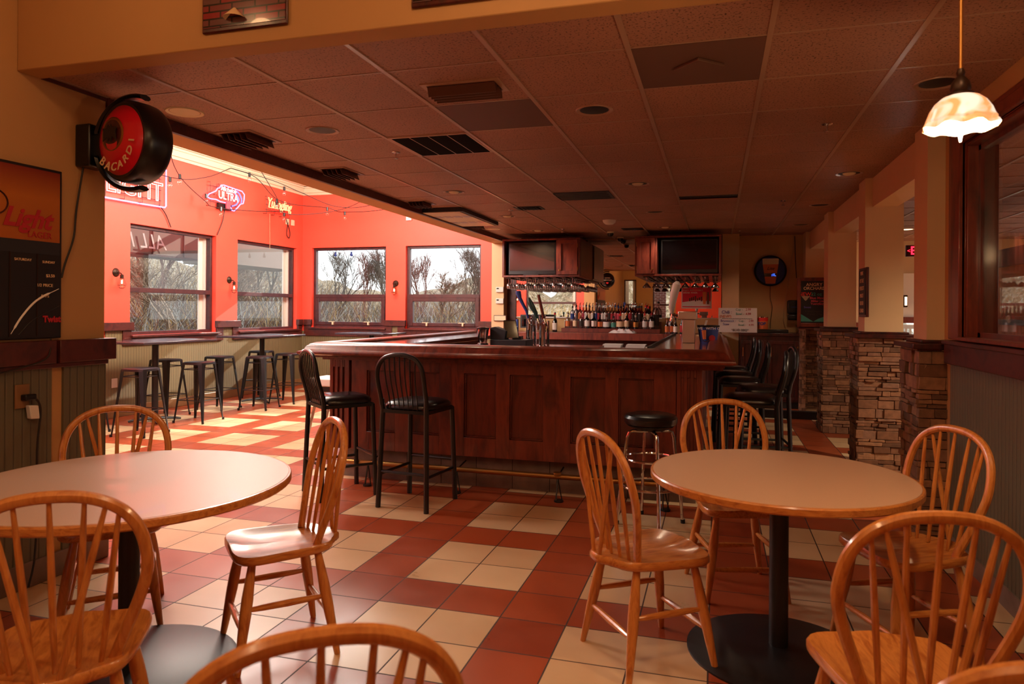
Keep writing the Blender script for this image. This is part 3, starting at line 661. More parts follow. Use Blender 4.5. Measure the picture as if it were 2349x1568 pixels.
vs = [p for row in stn for p in row]; fs = [(i * 4 + j, i * 4 + j + 1, (i + 1) * 4 + j + 1, (i + 1) * 4 + j) for i in range(len(prof) - 1) for j in range(3)]
fs += [tuple(range(0, 4 * len(prof), 4)), tuple(range(3, 4 * len(prof), 4))]
mb.add(vs, fs); mb.build('moulded_edge', 'mahogany', bar, smooth=50)
mb = MB(); a = .20
mb.box(-3.31 + a, .13 - a, 5.25, 5.72, 1.075, 1.118); mb.box(-3.11, -2.66, 5.72, 8.98, 1.075, 1.118); mb.box(-.52, -.07, 5.72, 9.72, 1.075, 1.118)
mb.build('counter_top', 'bar_top', bar, bevel=.004)
mb = MB(); mb.box(-2.66, -.52, 5.72, 5.735, 1.0, 1.118); mb.box(-.535, -.52, 5.735, 9.7, 1.0, 1.14); mb.build('inner_lip', 'trim_black', bar)
mb = MB(); mb.tube([(-2.95, 5.17, .175), (-.20, 5.17, .175)], .020, 12); mb.lathe([(0, 0), (.03, 0), (.03, .02), (0, .02)], (-1.14, 5.16, .19), 12); mb.build('foot_rail', 'brass', bar)
for x in (-2.72, -1.95, -1.14, -.36):
    m2 = MB(); m2.tube([(x, 5.38, .20), (x, 5.17, .172), (x, 5.12, .01)], .006, 6); m2.tube([(x, 5.17, .172), (x + .04, 5.14, .01)], .005, 6); m2.cyl((x + .02, 5.12, 0), (x + .02, 5.12, .012), .035, n=10); m2.build('rail_bracket', 'black_metal', bar)
# island inside the bar
t = thing('service_island', 'dark wooden service station inside the bar below the beer taps', 'service station', (-2.0, 7.2, 0))
MB().box(-2.55, -1.25, 6.65, 7.75, 0, 1.0).build('body', 'mahogany_dark', t); MB().box(-2.6, -1.2, 6.6, 7.8, 1.0, 1.04).build('top', 'mahogany', t, bevel=.004)
# back bar
t = thing('back_bar', 'reddish wooden back bar counter with stepped bottle shelf under the mirror', 'back bar', (-1.6, 11.2, 0))
mb = MB(); mb.box(-2.9, .07, 10.95, 11.58, 0, .97); mb.build('cabinet', 'mahogany_dark', t)
mb = MB(); mb.box(-3.42, .07, 10.75, 11.59, .975, 1.085); mb.build('counter', 'cabinet_red', t, bevel=.006)
mb = MB(); mb.box(-2.40, -.84, 11.08, 11.58, 1.085, 1.148); mb.box(-2.40, -.84, 11.34, 11.58, 1.148, 1.26); mb.build('stepped_shelf', 'cabinet_red', t, bevel=.004)
MB().box(-.84, .06, 11.50, 11.58, 1.085, 1.32).build('backsplash', 'tan_paint', t)
struct(MB().box(-3.46, -3.30, 11.56, 11.60, .9, 2.5), 'trim_13', 'trim_wood')
o = MB().box(-3.30, .07, 11.585, 11.598, 1.325, 2.60).build('bar_mirror', 'mirror'); tag(o, 'wide wall mirror behind the bottles and under the television cabinets', 'mirror')
tag(MB().box(-3.30, .07, 11.575, 11.60, 1.305, 1.325).build('mirror_ledge', 'white_paint'), 'thin pale ledge strip along the bottom of the bar mirror', 'ledge')
# sink run with folders
t = thing('steel_sink', 'long stainless steel sink ledge inside the bar', 'sink', (-1.2, 9.1, 0))
MB().box(-1.95, -.56, 8.8, 9.3, .90, .95).build('ledge', 'steel', t, bevel=.004); MB().box(-1.9, -.6, 8.85, 9.25, 0, .90).build('cabinet', 'charcoal', t)
for x in (-1.42, -1.12): tag(MB().quadbox((x, 9.0, .95), (.24, 0, 0), (0, .2, 0), (.02, .0, .05)).build('foam_box', 'white_plastic'), 'white foam takeout box on the steel ledge, %s of two' % ('left' if x < -1.3 else 'right'), 'box', 'foam boxes on the steel ledge')
mb = MB(); mb.quadbox((-.84, 8.95, .95), (.22, 0, .0), (0, .12, 0), (0, 0, .012)); mb.quadbox((-.86, 8.95, .965), (.2, 0, .02), (0, .12, 0), (0, 0, .006)); tag(mb.build('paper_stack', 'paper'), 'loose white papers at the right end of the steel ledge', 'papers')
# ---------------------------------------------------------------- television cabinets
def tv_cabinet(x0, x1, tv0, tv1, d0, d1, lab, knob_right, lab_tv):
    t = thing('tv_cabinet', lab, 'cabinet', ((x0 + x1) / 2, 11.0, 1.94)); zb, zt, yf = 1.94, 2.53, 10.45
    mb = MB(); s = .035
    mb.box(x0, x1, yf, 11.55, zb, zb + .03); mb.box(x0, x1, yf, 11.55, zt - .025, zt); mb.box(x0, x0 + s, yf, 11.55, zb + .03, zt - .025); mb.box(x1 - s, x1, yf, 11.55, zb + .03, zt - .025)
    mb.box(max(tv0, d0) - .03, max(tv0, d0) - .005, yf, 11.0, zb + .03, zt - .025) if False else None
    mid = (tv1 + d0) / 2 if tv0 < d0 else (d1 + tv0) / 2
    mb.box(mid - .015, mid + .015, yf, 11.2, zb + .03, zt - .025); mb.box(x0 + s, x1 - s, 11.2, 11.22, zb + .03, zt - .025)
    mb.box(x0 + .05, x1 - .05, 11.54, 11.586, zb + .05, zt - .05); mb.build('carcass', 'cabinet_red', t, bevel=.004); MB().box(x0 + .1, x1 - .1, 11.2, 11.5, zt - .002, CZ + .002).build('hanging_block', 'mahogany_dark', t)
    sp = MB(); xs = x1 + .006 if knob_right is False else x1 + .006
    for y0, y1 in ((10.55, 10.95), (11.05, 11.45)):
        pass
    sp.box(x1, x1 + .012, yf + .01, 11.5, zb + .02, zt - .02); sp.build('side_panel', 'mahogany_dark', t, bevel=.003)
    d = MB(); w = .055
    wall_holes(d, lambda a, dd, z: (a, yf - .028 + dd, z), d0, d1, zb + .035, zt - .03, [(d0 + w, d1 - w, zb + .035 + w, zt - .03 - w)], .028)
    d.box(d0 + w, d1 - w, yf - .003, yf, zb + .035 + w, zt - .03 - w); dr = d.build('door', 'cabinet_red', t, bevel=.003)
    kx = d1 - .03 if knob_right else d0 + .03
    MB().lathe([(0, -.03), (.012, -.028), (.014, -.02), (.006, -.012), (.006, 0)], (kx, yf - .02, zb + .10), 12, axis='Y').build('knob', 'brass', dr)
    hx = d0 if knob_right else d1
    for z in (zb + .12, zt - .12): MB().box(hx - .008, hx + .008, yf - .026, yf - .016, z - .03, z + .03).build('hinge', 'brass', dr)
    v = thing('television', lab_tv, 'television', ((tv0 + tv1) / 2, 10.5, zb + .03))
    MB().box(tv0 + .05, tv1 - .01, 10.49, 10.55, zb + .04, zt - .05).build('bezel', 'black_plastic', v, bevel=.008)
    MB().box(tv0 + .075, tv1 - .035, 10.484, 10.49, zb + .10, zt - .075).build('screen', 'screen_tv_glare' if not knob_right else 'screen', v)
    MB().box((tv0 + tv1) / 2 - .12, (tv0 + tv1) / 2 + .12, 10.49, 10.6, zb + .03, zb + .045).build('stand', 'black_plastic', v)
tv_cabinet(-3.21, -1.985, -3.17, -2.35, -2.32, -2.02, 'hanging red-brown cabinet with television bay and door, left of the mirror gap', False, 'flat television with reflective screen, painted glare grey, in the left hanging cabinet')
tv_cabinet(-1.16, .065, -.84, .03, -1.13, -.87, 'hanging red-brown cabinet with black television bay, right of the mirror gap', True, 'flat black television in the right hanging cabinet')
tag(MB().box(-.02, -.012, 10.474, 10.484, 1.99, 1.996).build('standby_light', 'exit_red'), 'tiny red standby light on the right television', 'indicator light') if False else None
def rack(name, x0, n, step, lab):
    t = thing(name, lab, 'rack', (x0 + n * step / 2, 11, 1.9)); mb = MB()
    for k in range(n):
        x = x0 + k * step
        for s_ in (-1, 1): a_, b_ = sorted((x + s_ * .009, x + s_ * .030)); mb.box(a_, b_, 10.48, 11.47, 1.922, 1.9275); a_, b_ = sorted((x + s_ * .038, x + s_ * .042)); mb.box(a_, b_, 10.48, 11.47, 1.9275, 1.94); a_, b_ = sorted((x + s_ * .030, x + s_ * .042)); mb.box(a_, b_, 10.48, 11.47, 1.922, 1.9275)
        mb.box(x - .042, x + .042, 10.48, 11.47, 1.9315, 1.94)
    mb.build('channels', 'bronze', t)
rack('glass_rack', -3.12, 8, .145, 'dark metal hanging glass rack under the left television cabinet')
rack('glass_rack', -1.0, 8, .14, 'dark metal hanging glass rack under the right television cabinet')
def stem(kind):
    if kind == 'wine': p = [(0, 0), (.033, -.002), (.033, -.004), (.004, -.010), (.0035, -.075), (.012, -.085), (.030, -.105), (.034, -.130), (.028, -.170), (.027, -.170), (.033, -.130), (.028, -.104), (0, -.088)]
    else: p = [(0, 0), (.036, -.002), (.036, -.004), (.005, -.010), (.004, -.080), (.018, -.100), (.054, -.146), (.056, -.158), (.054, -.158), (.016, -.104), (0, -.094)]
    return MB().lathe(p, n=12).build('stemmed_glass', 'stem_glass', local=True)
ORD = ('first', 'second', 'third', 'fourth', 'fifth', 'sixth', 'seventh', 'eighth')
g0 = stem('wine'); g1 = stem('martini'); first = True
for k in range(8):
    for j in range(7):
        o = g0 if first else g0.copy()
        if not first: COL.objects.link(o)
        first = False; o.location = (-3.12 + k * .145 + random.uniform(-.004, .004), 10.52 + j * .14, 1.932)
        tag(o, 'clear stemmed glass, %s from the front in the %s row from left, left rack' % (ORD[j], ORD[k]), 'glass', 'stemmed glasses under the left cabinet')
first = True
for k, n in enumerate((2, 3, 3, 2, 2, 1, 1, 2)):
    for j in range(n):
        o = g1 if first else g1.copy()
        if not first: COL.objects.link(o)
        first = False; o.location = (-1.0 + k * .14, 10.54 + j * .15, 1.932)
        tag(o, 'wide cocktail glass, %s from the front in the %s row from left, right rack' % (ORD[j], ORD[k]), 'glass', 'cocktail glasses under the right cabinet')
# ---------------------------------------------------------------- bottles
def bottle(loc, h, r, glass, lab_mat, cap_mat, label, shape='round', pour=True, group='liquor bottles on the stepped shelf', band=(.12, .48)):
    t = thing('liquor_bottle', label, 'bottle', loc, 0, group)
    nk = r * .32
    if shape == 'tall': pr = [(0, 0), (r, 0), (r, h * .62), (r * .8, h * .68), (nk, h * .74), (nk, h * .92)]
    elif shape == 'squat': pr = [(0, 0), (r * .9, 0), (r * 1.15, h * .2), (r * 1.1, h * .42), (nk * 1.1, h * .58), (nk, h * .92)]
    elif shape == 'wine': pr = [(0, 0), (r, 0), (r, h * .55), (r * .75, h * .63), (nk, h * .70), (nk, h * .98)]
    elif shape == 'beer': pr = [(0, 0), (r, 0), (r, h * .5), (r * .6, h * .62), (nk, h * .8), (nk, h * .95)]
    else: pr = [(0, 0), (r, 0), (r, h * .5), (r * .86, h * .58), (nk * 1.2, h * .68), (nk, h * .92)]
    pr.append((0, pr[-1][1]))
    n = 4 if shape == 'square' else 14
    mb = MB().lathe(pr, n=n); mb.build('glass', glass, t, local=True)
    if lab_mat:
        a, b2 = band; rr2 = (r * (1.16 if shape == 'squat' else 1.0)) + .0012; MB().lathe([(rr2, h * a), (rr2, h * b2)], n=n).build('label', lab_mat, t, local=True)
    zc = pr[-2][1]
    c = MB().lathe([(0, zc - .02), (nk * 1.25, zc - .02), (nk * 1.25, zc + .012), (nk * .5, zc + .018), (0, zc + .02)], n=10)
    if pour: c.tube([(0, 0, zc + .015), (0, 0, zc + .035), (.012, 0, zc + .055)], .004, 5)
    c.build('pourer' if pour else 'cap', cap_mat, t, local=True); return t
FR = [(1304, .24, .036, 'bottle_clear', 'text_orange', 'chrome', 'tall', 'clear bottle with orange label, left end of the front bottle row'),
      (1321, .25, .036, 'bottle_clear', 'text_cream', 'chrome', 'round', 'clear bottle with pale yellow label, second from the left in the front row'),
      (1335, .25, .032, 'bottle_clear', 'text_dark', 'chrome', 'tall', 'narrow clear bottle with dark band, third in the front bottle row'),
      (1349, .26, .040, 'bottle_green', 'text_white', 'chrome', 'round', 'dark green gin bottle with white label in the front row'),
      (1365, .25, .040, 'bottle_teal', 'text_white', 'black_plastic', 'square', 'teal blue square bottle with white label in the front row'),
      (1379, .22, .038, 'bottle_amber', 'text_orange', 'black_plastic', 'square', 'amber bottle with yellow-orange label beside the teal bottle'),
      (1394, .22, .048, 'bottle_clear', 'paper', 'cabinet_red', 'squat', 'squat clear bottle with silvery label and wooden stopper'),
      (1410, .20, .042, 'bottle_clear', 'text_teal', 'black_plastic', 'round', 'clear flask bottle with grey-green label in the front row'),
      (1425, .24, .052, 'bottle_amber', 'text_cream', 'text_brightred', 'squat', 'broad bottle with cream label and red wax neck in the front row'),
      (1440, .26, .042, 'bottle_dark', 'text_cream', 'brass', 'round', 'black bottle with cream label and gold neck above the white cloth'),
      (1460, .22, .042, 'bottle_dark', 'brass', 'chrome', 'squat', 'dark bottle with gold shield label right of the cloth'),
      (1480, .25, .036, 'bottle_clear', 'paper', 'text_brightred', 'tall', 'clear bottle with red neck and small red mark, second last in the front row'),
      (1495, .26, .038, 'bottle_dark', 'text_white', 'text_red', 'tall', 'dark bottle with white and red label, right end of the front row')]
for px, h, r, g, l, c, sh, lab in FR: bottle((-2.317 + (px - 1304) * .0070, 11.20, 1.148), h, r, g, l, c, lab, sh)
BR = [(1314, 'bottle_frost', 'text_blue', 'black_plastic', 'frosted vodka bottle with blue label at the left end of the back row'),
      (1323, 'bottle_frost', None, 'black_plastic', 'frosted vodka bottle with black pourer, second in the back row'),
      (1332, 'bottle_clear', 'text_orange', 'chrome', 'clear bottle with orange tinted label behind the narrow clear one'),
      (1339, 'bottle_clear', 'text_pink', 'chrome', 'clear bottle with pinkish label, fourth in the back row'),
      (1346, 'bottle_amber', 'text_white', 'black_plastic', 'amber whiskey bottle behind the dark green gin bottle'),
      (1354, 'bottle_clear', 'text_cream', 'black_plastic', 'clear bottle with cream label and black pourer left of the flavoured bottles'),
      (1361, 'bottle_clear', 'text_white', 'chrome', 'clear bottle with white label standing behind the teal bottle'),
      (1369, 'bottle_frost', 'text_blue', 'white_plastic', 'pale bottle with blue mark and white top in the back row'),
      (1376, 'bottle_clear', 'text_red', 'chrome', 'thin clear bottle with bright red label in the back row'),
      (1385, 'bottle_clear', 'text_white', 'chrome', 'clear bottle with tall white label, left of a matching pair'),
      (1391, 'bottle_clear', 'text_white', 'chrome', 'clear bottle with tall white label, right of a matching pair'),
      (1400, 'bottle_clear', 'text_dark', 'chrome', 'clear bottle with charcoal label and red stripe in the back row'),
      (1406, 'bottle_clear', 'text_red', 'chrome', 'clear bottle with red stripe beside the charcoal labelled one'),
      (1414, 'bottle_clear', 'text_pink', 'text_blue', 'round shouldered bottle with dark blue cap behind the flask bottle'),
      (1421, 'bottle_amber', 'text_pink', 'text_blue', 'brown bottle with dark blue cap behind the red wax bottle'),
      (1432, 'bottle_amber', 'text_cream', 'black_plastic', 'tall whiskey bottle with two tan labels in the back row'),
      (1438, 'bottle_amber', 'text_cream', 'brass', 'whiskey bottle with gold lit neck beside the tan labelled one'),
      (1448, 'bottle_amber', 'text_red', 'chrome', 'whiskey bottle with brick red label above the cloth'),
      (1454, 'bottle_amber', 'text_dark', 'chrome', 'whiskey bottle with dark label just right of the brick red label'),
      (1462, 'bottle_amber', 'text_dark', 'black_plastic', 'square shouldered whiskey bottle with black label, left of its pair'),
      (1469, 'bottle_amber', 'text_dark', 'black_plastic', 'square shouldered whiskey bottle with black label, right of its pair'),
      (1482, 'bottle_dark', 'text_cream', 'text_brightred', 'dark bottle with a red pourer, left of the red pair'),
      (1488, 'bottle_dark', 'text_cream', 'text_brightred', 'dark bottle with a red pourer, right of the red pair')]
for px, g, l, c, lab in BR: bottle((-2.28 + (px - 1315) * .0071, 11.44, 1.26), random.uniform(.25, .28), .036, g, l, c, lab, 'tall' if 'vodka' in lab else 'round')
bottle((-.925, 11.30, 1.148), .46, .055, 'bottle_clear', 'text_dark', 'white_plastic', 'oversized clear bottle with black label at the right end of the shelf', 'tall')
bottle((-2.50, 11.05, 1.085), .30, .037, 'bottle_green', 'text_white', 'text_red', 'green wine bottle with white label left of the stepped shelf', 'wine', False, 'bottles standing on the back bar counter')
bottle((-2.54, 11.25, 1.085), .31, .036, 'bottle_green', None, 'text_teal', 'green wine bottle standing behind the white labelled wine bottle', 'wine', False, 'bottles standing on the back bar counter')
bottle((-2.66, 10.92, 1.085), .26, .045, 'bottle_dark', 'text_cream', 'black_plastic', 'dark bottle with pale label right behind the beer taps', 'round', False, 'bottles standing on the back bar counter')
for x, y, h, g, l, c, lab in ((-.72, 10.9, .24, 'bottle_amber', 'text_orange', 'brass', 'small yellow beer bottle, leftmost of the beer bottles beside the taps'),
                       (-.655, 10.92, .25, 'bottle_dark', 'text_orange', 'text_cream', 'brown beer bottle with orange label, second of the beer bottles'),
                       (-.595, 10.9, .24, 'bottle_dark', 'text_white', 'black_plastic', 'brown beer bottle with white pale ale label'),
                       (-.50, 10.9, .27, 'bottle_green', 'text_red', 'text_white', 'green beer bottle with red emblem nearest the steel tap tower')):
    bottle((x, y, 1.085), h, .031, g, l, c, lab, 'beer', False, 'beer bottles at the right end of the back bar')
bottle((-.68, 11.12, 1.085), .32, .042, 'bottle_frost', 'white_plastic', 'black_plastic', 'white bottle with black screw cap behind the beer bottles', 'round', False, 'beer bottles at the right end of the back bar', band=(.0, .5))
# crumpled cloth
R = random.Random(4); mb = MB(); n, k = 22, 10; vs = []
for i in range(n):
    for j in range(k):
        u, v = i / (n - 1), j / (k - 1); e = sin(pi * u) ** .5 * sin(pi * v) ** .6
        vs.append((-1.60 + u * .42, 10.80 + v * .2, 1.088 + e * (.05 + .02 * sin(u * 23 + v * 9) + R.uniform(-.008, .008))))
mb.add(vs, [(i * k + j, (i + 1) * k + j, (i + 1) * k + j + 1, i * k + j + 1) for i in range(n - 1) for j in range(k - 1)]); tag(mb.build('bar_towel', 'cloth_white'), 'crumpled white towel on the back bar counter edge', 'towel')
# ---------------------------------------------------------------- things on the bar
t = thing('beer_tower', 'chrome double beer tap tower with three tall tap handles', 'beer tower', (-1.83, 7.2, 1.04))
for i, x in enumerate((-1.905, -1.765)):
    mb = MB(); mb.lathe([(0, 0), (.05, 0), (.05, .012), (.034, .02), (.034, .31), (.037, .315), (.037, .335), (0, .34)], (x, 7.2, 1.04), 20); mb.tube([(x + .03, 7.2, 1.04), (x + .065, 7.2, 1.04), (x + .065, 7.2, 1.32)], .014, 10); mb.build('column', 'chrome', t)
HX = [(-1.90, -2.01, 1.63, 'text_blue'), (-1.80, -1.885, 1.56, 'bottle_teal'), (-1.73, -1.79, 1.59, 'mahogany')]
for i, (xb, xt, zt, hm) in enumerate(HX):
    mb = MB(); mb.tube([(xb + .02, 7.19, 1.27), (xb + .02, 7.10, 1.28), (xb + .02, 7.08, 1.22)], .012, 8); mb.cyl((xb + .02, 7.13, 1.28), (xb, 7.13, 1.34), .013, .01); mb.build('faucet', 'chrome', t)
    mb = MB()
    if i == 0: mb.tube([(xb, 7.13, 1.34), (xb - .02, 7.13, 1.42), (xt + .02, 7.13, 1.55), (xt, 7.13, zt - .02), (xt, 7.13, zt)], [.009, .015, .020, .030, .026], 10)
    elif i == 1: mb.tube([(xb, 7.13, 1.34), (xb - .02, 7.13, 1.40), (xt + .03, 7.13, 1.46), (xt, 7.13, zt - .04), (xt - .01, 7.13, zt)], [.012, .022, .030, .026, .010], 10)
    else: mb.tube([(xb, 7.13, 1.34), (xt, 7.13, zt)], [.016, .016], 4)
    mb.build('tap_handle', ['text_blue', 'dark_teal', 'mahogany'][i], t)
t = thing('blender', 'clear blender jar with black lid on the inner bar counter', 'blender', (-2.29, 6.8, 1.04))
MB().lathe([(0, 0), (.06, 0), (.06, .03), (.05, .05), (0, .05)], (-2.29, 6.8, 1.04), 20).build('base', 'black_plastic', t)
MB().lathe([(.042, .05), (.05, .10), (.062, .19), (.060, .19), (.048, .10), (.0, .055)], (-2.29, 6.8, 1.04), 16).build('jar', 'stem_glass', t)
MB().lathe([(0, .19), (.066, .19), (.066, .205), (.03, .215), (0, .215)], (-2.29, 6.8, 1.04), 16).build('lid', 'black_plastic', t)
t = thing('cash_register', 'black point of sale terminal with printer and tilted screen on a cash drawer', 'cash register', (-2.03, 6.95, 1.04))
MB().box(-2.22, -1.84, 6.82, 7.12, 1.04, 1.125).build('cash_drawer', 'charcoal', t, bevel=.006)
mb = MB(); mb.prism([(0, 0), (.16, 0), (.17, .09), (.05, .13), (0, .12)], 0, .14); mb.v = [(-2.23 + x, 6.85 + z, 1.125 + y) for x, y, z in mb.v]; mb.build('receipt_printer', 'charcoal', t, bevel=.004)
MB().quadbox((-2.07, 6.90, 1.14), (.12, .05, .0), (-.035, .0, .18), (0, .02, .004)).build('screen', 'screen', t, bevel=.004)
MB().box(-2.02, -1.93, 6.95, 7.05, 1.125, 1.16).build('stand', 'black_plastic', t)
t = thing('computer_monitor', 'small grey framed monitor standing on the back bar behind the taps', 'monitor', (-2.92, 11.2, 1.085))
MB().box(-3.12, -2.72, 11.2, 11.23, 1.14, 1.36).build('bezel', 'charcoal', t, bevel=.006); MB().box(-3.09, -2.75, 11.195, 11.2, 1.165, 1.335).build('screen', 'screen', t); MB().box(-2.98, -2.86, 11.18, 11.28, 1.085, 1.14).build('stand', 'charcoal', t)
tag(MB().lathe([(0, 0), (.022, 0), (.022, .2), (0, .2)], (-3.10, 10.95, 1.085), 14).build('blue_can', 'text_blue'), 'tall slim blue can left of the small monitor', 'can')
t = thing('steel_tap_tower', 'square brushed steel tap tower with box head and tall white handle', 'beer tower', (-.26, 7.09, 1.118))
MB().box(-.32, -.20, 7.03, 7.15, 1.118, 1.36).build('column', 'steel', t, bevel=.004); MB().box(-.36, -.18, 7.0, 7.18, 1.345, 1.425).build('head', 'steel', t, bevel=.006)
MB().tube([(-.36, 7.08, 1.385), (-.42, 7.08, 1.39), (-.43, 7.08, 1.33)], .014, 8).build('faucet', 'chrome', t)
MB().tube([(-.42, 7.08, 1.40), (-.425, 7.08, 1.46), (-.40, 7.08, 1.60), (-.375, 7.08, 1.69), (-.37, 7.08, 1.72)], [.012, .030, .040, .042, .015], 12).build('tap_handle', 'white_plastic', t)
t = thing('promo_bucket', 'blue and black printed bucket holding papers beside the steel tap tower', 'bucket', (-.075, 7.1, 1.118))
MB().lathe([(0, 0), (.078, 0), (.103, .17), (.098, .17), (.074, .006), (0, .006)], (-.075, 7.1, 1.118), 24).build('shell', 'text_blue', t)
MB().lathe([(.1035, .155), (.107, .16), (.107, .175), (.100, .175)], (-.075, 7.1, 1.118), 24).build('rim', 'black_plastic', t)
MB().cyl((-.11, 6.995, 1.16), (-.115, 6.99, 1.245), .015, .022, 10).build('beer_picture', 'text_orange', t); MB().cyl((-.04, 7.012, 1.17), (-.04, 7.005, 1.17), .030, n=16).build('ball_picture', 'text_red', t)
text('WE   WITH C', .035, 'text_white', (-.075, 6.985, 1.262), (80, 0, 0), t)
MB().quadbox((-.13, 7.08, 1.24), (.02, .0, .0), (0, .03, 0), (.03, 0, .10)).build('paper_slip', 'paper', t)
MB().tube([(-.125, 7.0, 1.15), (-.10, 6.985, 1.135), (-.06, 6.99, 1.15)], .003, 5).build('handle', 'chrome', t)
# ---------------------------------------------------------------- far wall right of the bar
t = thing('low_cabinet', 'dark mahogany low cabinet run against the far wall below the round clock', 'cabinet', (.8, 11.3, 0))
MB().box(.34, 1.18, 11.08, 11.58, .10, 1.07).build('carcass', 'mahogany_dark', t); MB().box(.34, 1.18, 11.12, 11.58, 0, .10).build('plinth', 'trim_black', t)
MB().box(.335, 1.185, 11.03, 11.59, 1.07, 1.115).build('countertop', 'mahogany_dark', t, bevel=.006)
for d0, d1, kx in ((.36, .54, .385), (.56, .72, .59), (.74, 1.16, .78)):
    d = MB(); w = .05; wall_holes(d, lambda a, dd, z: (a, 11.06 + dd, z), d0, d1, .13, 1.0, [(d0 + w, d1 - w, .13 + w, 1.0 - w)], .02); d.box(d0 + w, d1 - w, 11.072, 11.08, .18, .95)
    dr = d.build('door', 'mahogany_dark', t, bevel=.003)
    MB().tube([(kx, 11.06, .76), (kx, 11.03, .77), (kx, 11.03, .90), (kx, 11.06, .91)], .005, 6).build('pull_handle', 'brass', dr)
    for z in (.76, .91): MB().box(d1 - .005 if d0 < .6 else d1 - .02, d1 + .008 if d0 < .6 else d1 - .004, 11.05, 11.06, z - .012, z + .012).build('hinge', 'brass', dr)
tag(MB().box(.62, 1.30, 10.06, 10.18, 0, .10).build('floor_ledge', 'trim_black'), 'low black kick ledge on the floor in front of the dark low cabinet', 'ledge')
t = thing('menu_whiteboard', 'white menu board with handwritten chili and stew prices beside the bar', 'whiteboard', (.31, 11.1, 1.115))
MB().quadbox((.03, 11.10, 1.117), (.555, 0, 0), (0, .012, 0), (0, .06, .368)).build('board', 'white_plastic', t)
def wb(s, size, mat, x, z, **k): text(s, size, mat, (x, 11.095 + (z - 1.117) * .163 - .003, z), (81, 0, 0), t, sx=.9, **k)
wb('Chili :', .07, 'text_purple', .15, 1.42); wb('(NEW!)', .06, 'text_orange', .13, 1.355); wb('Cup -', .05, 'text_teal', .33, 1.46); wb('2.99', .05, 'text_red', .46, 1.46); wb('Bowl -', .05, 'text_teal', .34, 1.395); wb('4.99', .05, 'text_red', .46, 1.395)
wb('~~~~~~~~~~~~~~', .06, 'text_dark', .30, 1.325); wb('Brunswick :', .052, 'text_purple', .17, 1.29); wb('Stew', .052, 'text_purple', .14, 1.24); wb('Cup -', .045, 'text_teal', .37, 1.29); wb('2.99', .045, 'text_red', .50, 1.29); wb('Bowl -', .045, 'text_teal', .37, 1.23); wb('4.99', .045, 'text_red', .50, 1.23); wb('*BLVD BBQ*', .05, 'text_dark', .34, 1.15)
t = thing('drink_can', 'large yellow and red can reading TOP beside the whiteboard', 'can', (.67, 11.2, 1.16))
MB().lathe([(0, 0), (.072, 0), (.074, .01), (.074, .17), (.070, .18), (0, .18)], (.67, 11.2, 1.17), 20).build('can_body', 'text_orange', t); MB().lathe([(.0745, .12), (.0745, .172)], (.67, 11.2, 1.17), 20).build('red_band', 'text_brightred', t)
MB().lathe([(.0745, .172), (.076, .185), (.0, .186)], (.67, 11.2, 1.17), 20).build('rim', 'chrome', t); text('TOP', .06, 'text_blue', (.65, 11.12, 1.25), (90, 0, 0), t, bold=.002)
t = thing('equipment_box', 'low black equipment box on the counter under the yellow can', 'electronics', (.8, 11.25, 1.115))
MB().box(.60, 1.02, 11.08, 11.4, 1.115, 1.165).build('casing', 'black_plastic', t, bevel=.006)
t = thing('wall_phone_unit', 'black wall control unit with small display left of the cider board', 'control unit', (1.14, 11.55, 1.3))
MB().box(1.045, 1.24, 11.52, 11.62, 1.40, 1.61).build('casing', 'black_plastic', t, bevel=.02); MB().box(1.05, 1.24, 11.50, 11.62, 1.31, 1.39).build('lower_casing', 'black_plastic', t, bevel=.015)
MB().box(1.10, 1.22, 11.516, 11.52, 1.50, 1.51).build('display', 'text_blue', t)
t = thing('round_clock_sign', 'round blue and black backlit clock sign with a beer glass picture', 'clock', (.798, 11.6, 2.066))
MB().lathe([(0, 0), (.236, 0), (.24, -.04), (.222, -.06), (.212, -.05), (.21, -.035)], (.798, 11.615, 2.066), 40, axis='Y').build('rim', 'black_plastic', t)
MB().lathe([(0, -.042), (.10, -.045), (.213, -.035)], (.798, 11.615, 2.066), 40, axis='Y').build('face', 'text_blue', t)
MB().prism([(-.095, -.20), (.095, -.20), (.125, .12), (-.125, .12)], 0, .006).v
mb = MB(); mb.prism([(-.07, -.20), (.07, -.20), (.115, .10), (-.115, .10)], 0, .008); mb.v = [(.80 + x, 11.566 - z, 2.066 + y) for x, y, z in mb.v]; mb.build('beer_glass_picture', 'text_orange', t)
mb = MB(); mb.prism([(-.115, .10), (.115, .10), (.12, .19), (-.12, .19)], 0, .008); mb.v = [(.80 + x, 11.566 - z, 2.066 + y) for x, y, z in mb.v]; mb.build('foam_picture', 'ivory', t)
MB().box(.71, .885, 11.548, 11.556, 1.975, 2.025).build('digital_display', 'screen', t); text(':1L', .055, 'led_blue', (.845, 11.546, 2.0), FACE_CAM, t); text('Lite', .07, 'text_dark', (.80, 11.554, 2.10), FACE_CAM, t, shear=.3)
MB().tube(interp([(.80, 11.6, 1.83), (.80, 11.59, 1.65), (.83, 11.59, 1.5), (.81, 11.59, 1.3), (.80, 11.5, 1.17)], 6), .004, 5).build('power_cord', 'cord', t)
tag(MB().tube(interp([(1.14, 11.6, 2.60), (1.13, 11.6, 2.4), (1.08, 11.6, 2.1), (1.05, 11.6, 1.8), (1.02, 11.6, 1.62), (1.0, 11.6, 1.3), (1.05, 11.58, 1.15)], 6), .005, 5).build('hanging_cable', 'cord_light'), 'pale cord running down the wall left of the cider board', 'cable')
tag(MB().tube(interp([(1.15, 11.6, 2.60), (1.16, 11.6, 2.3), (1.17, 11.6, 2.1), (1.18, 11.6, 1.95)], 6), .006, 5).build('hanging_cable', 'cord'), 'black cord running from the ceiling to the top of the cider board', 'cable')
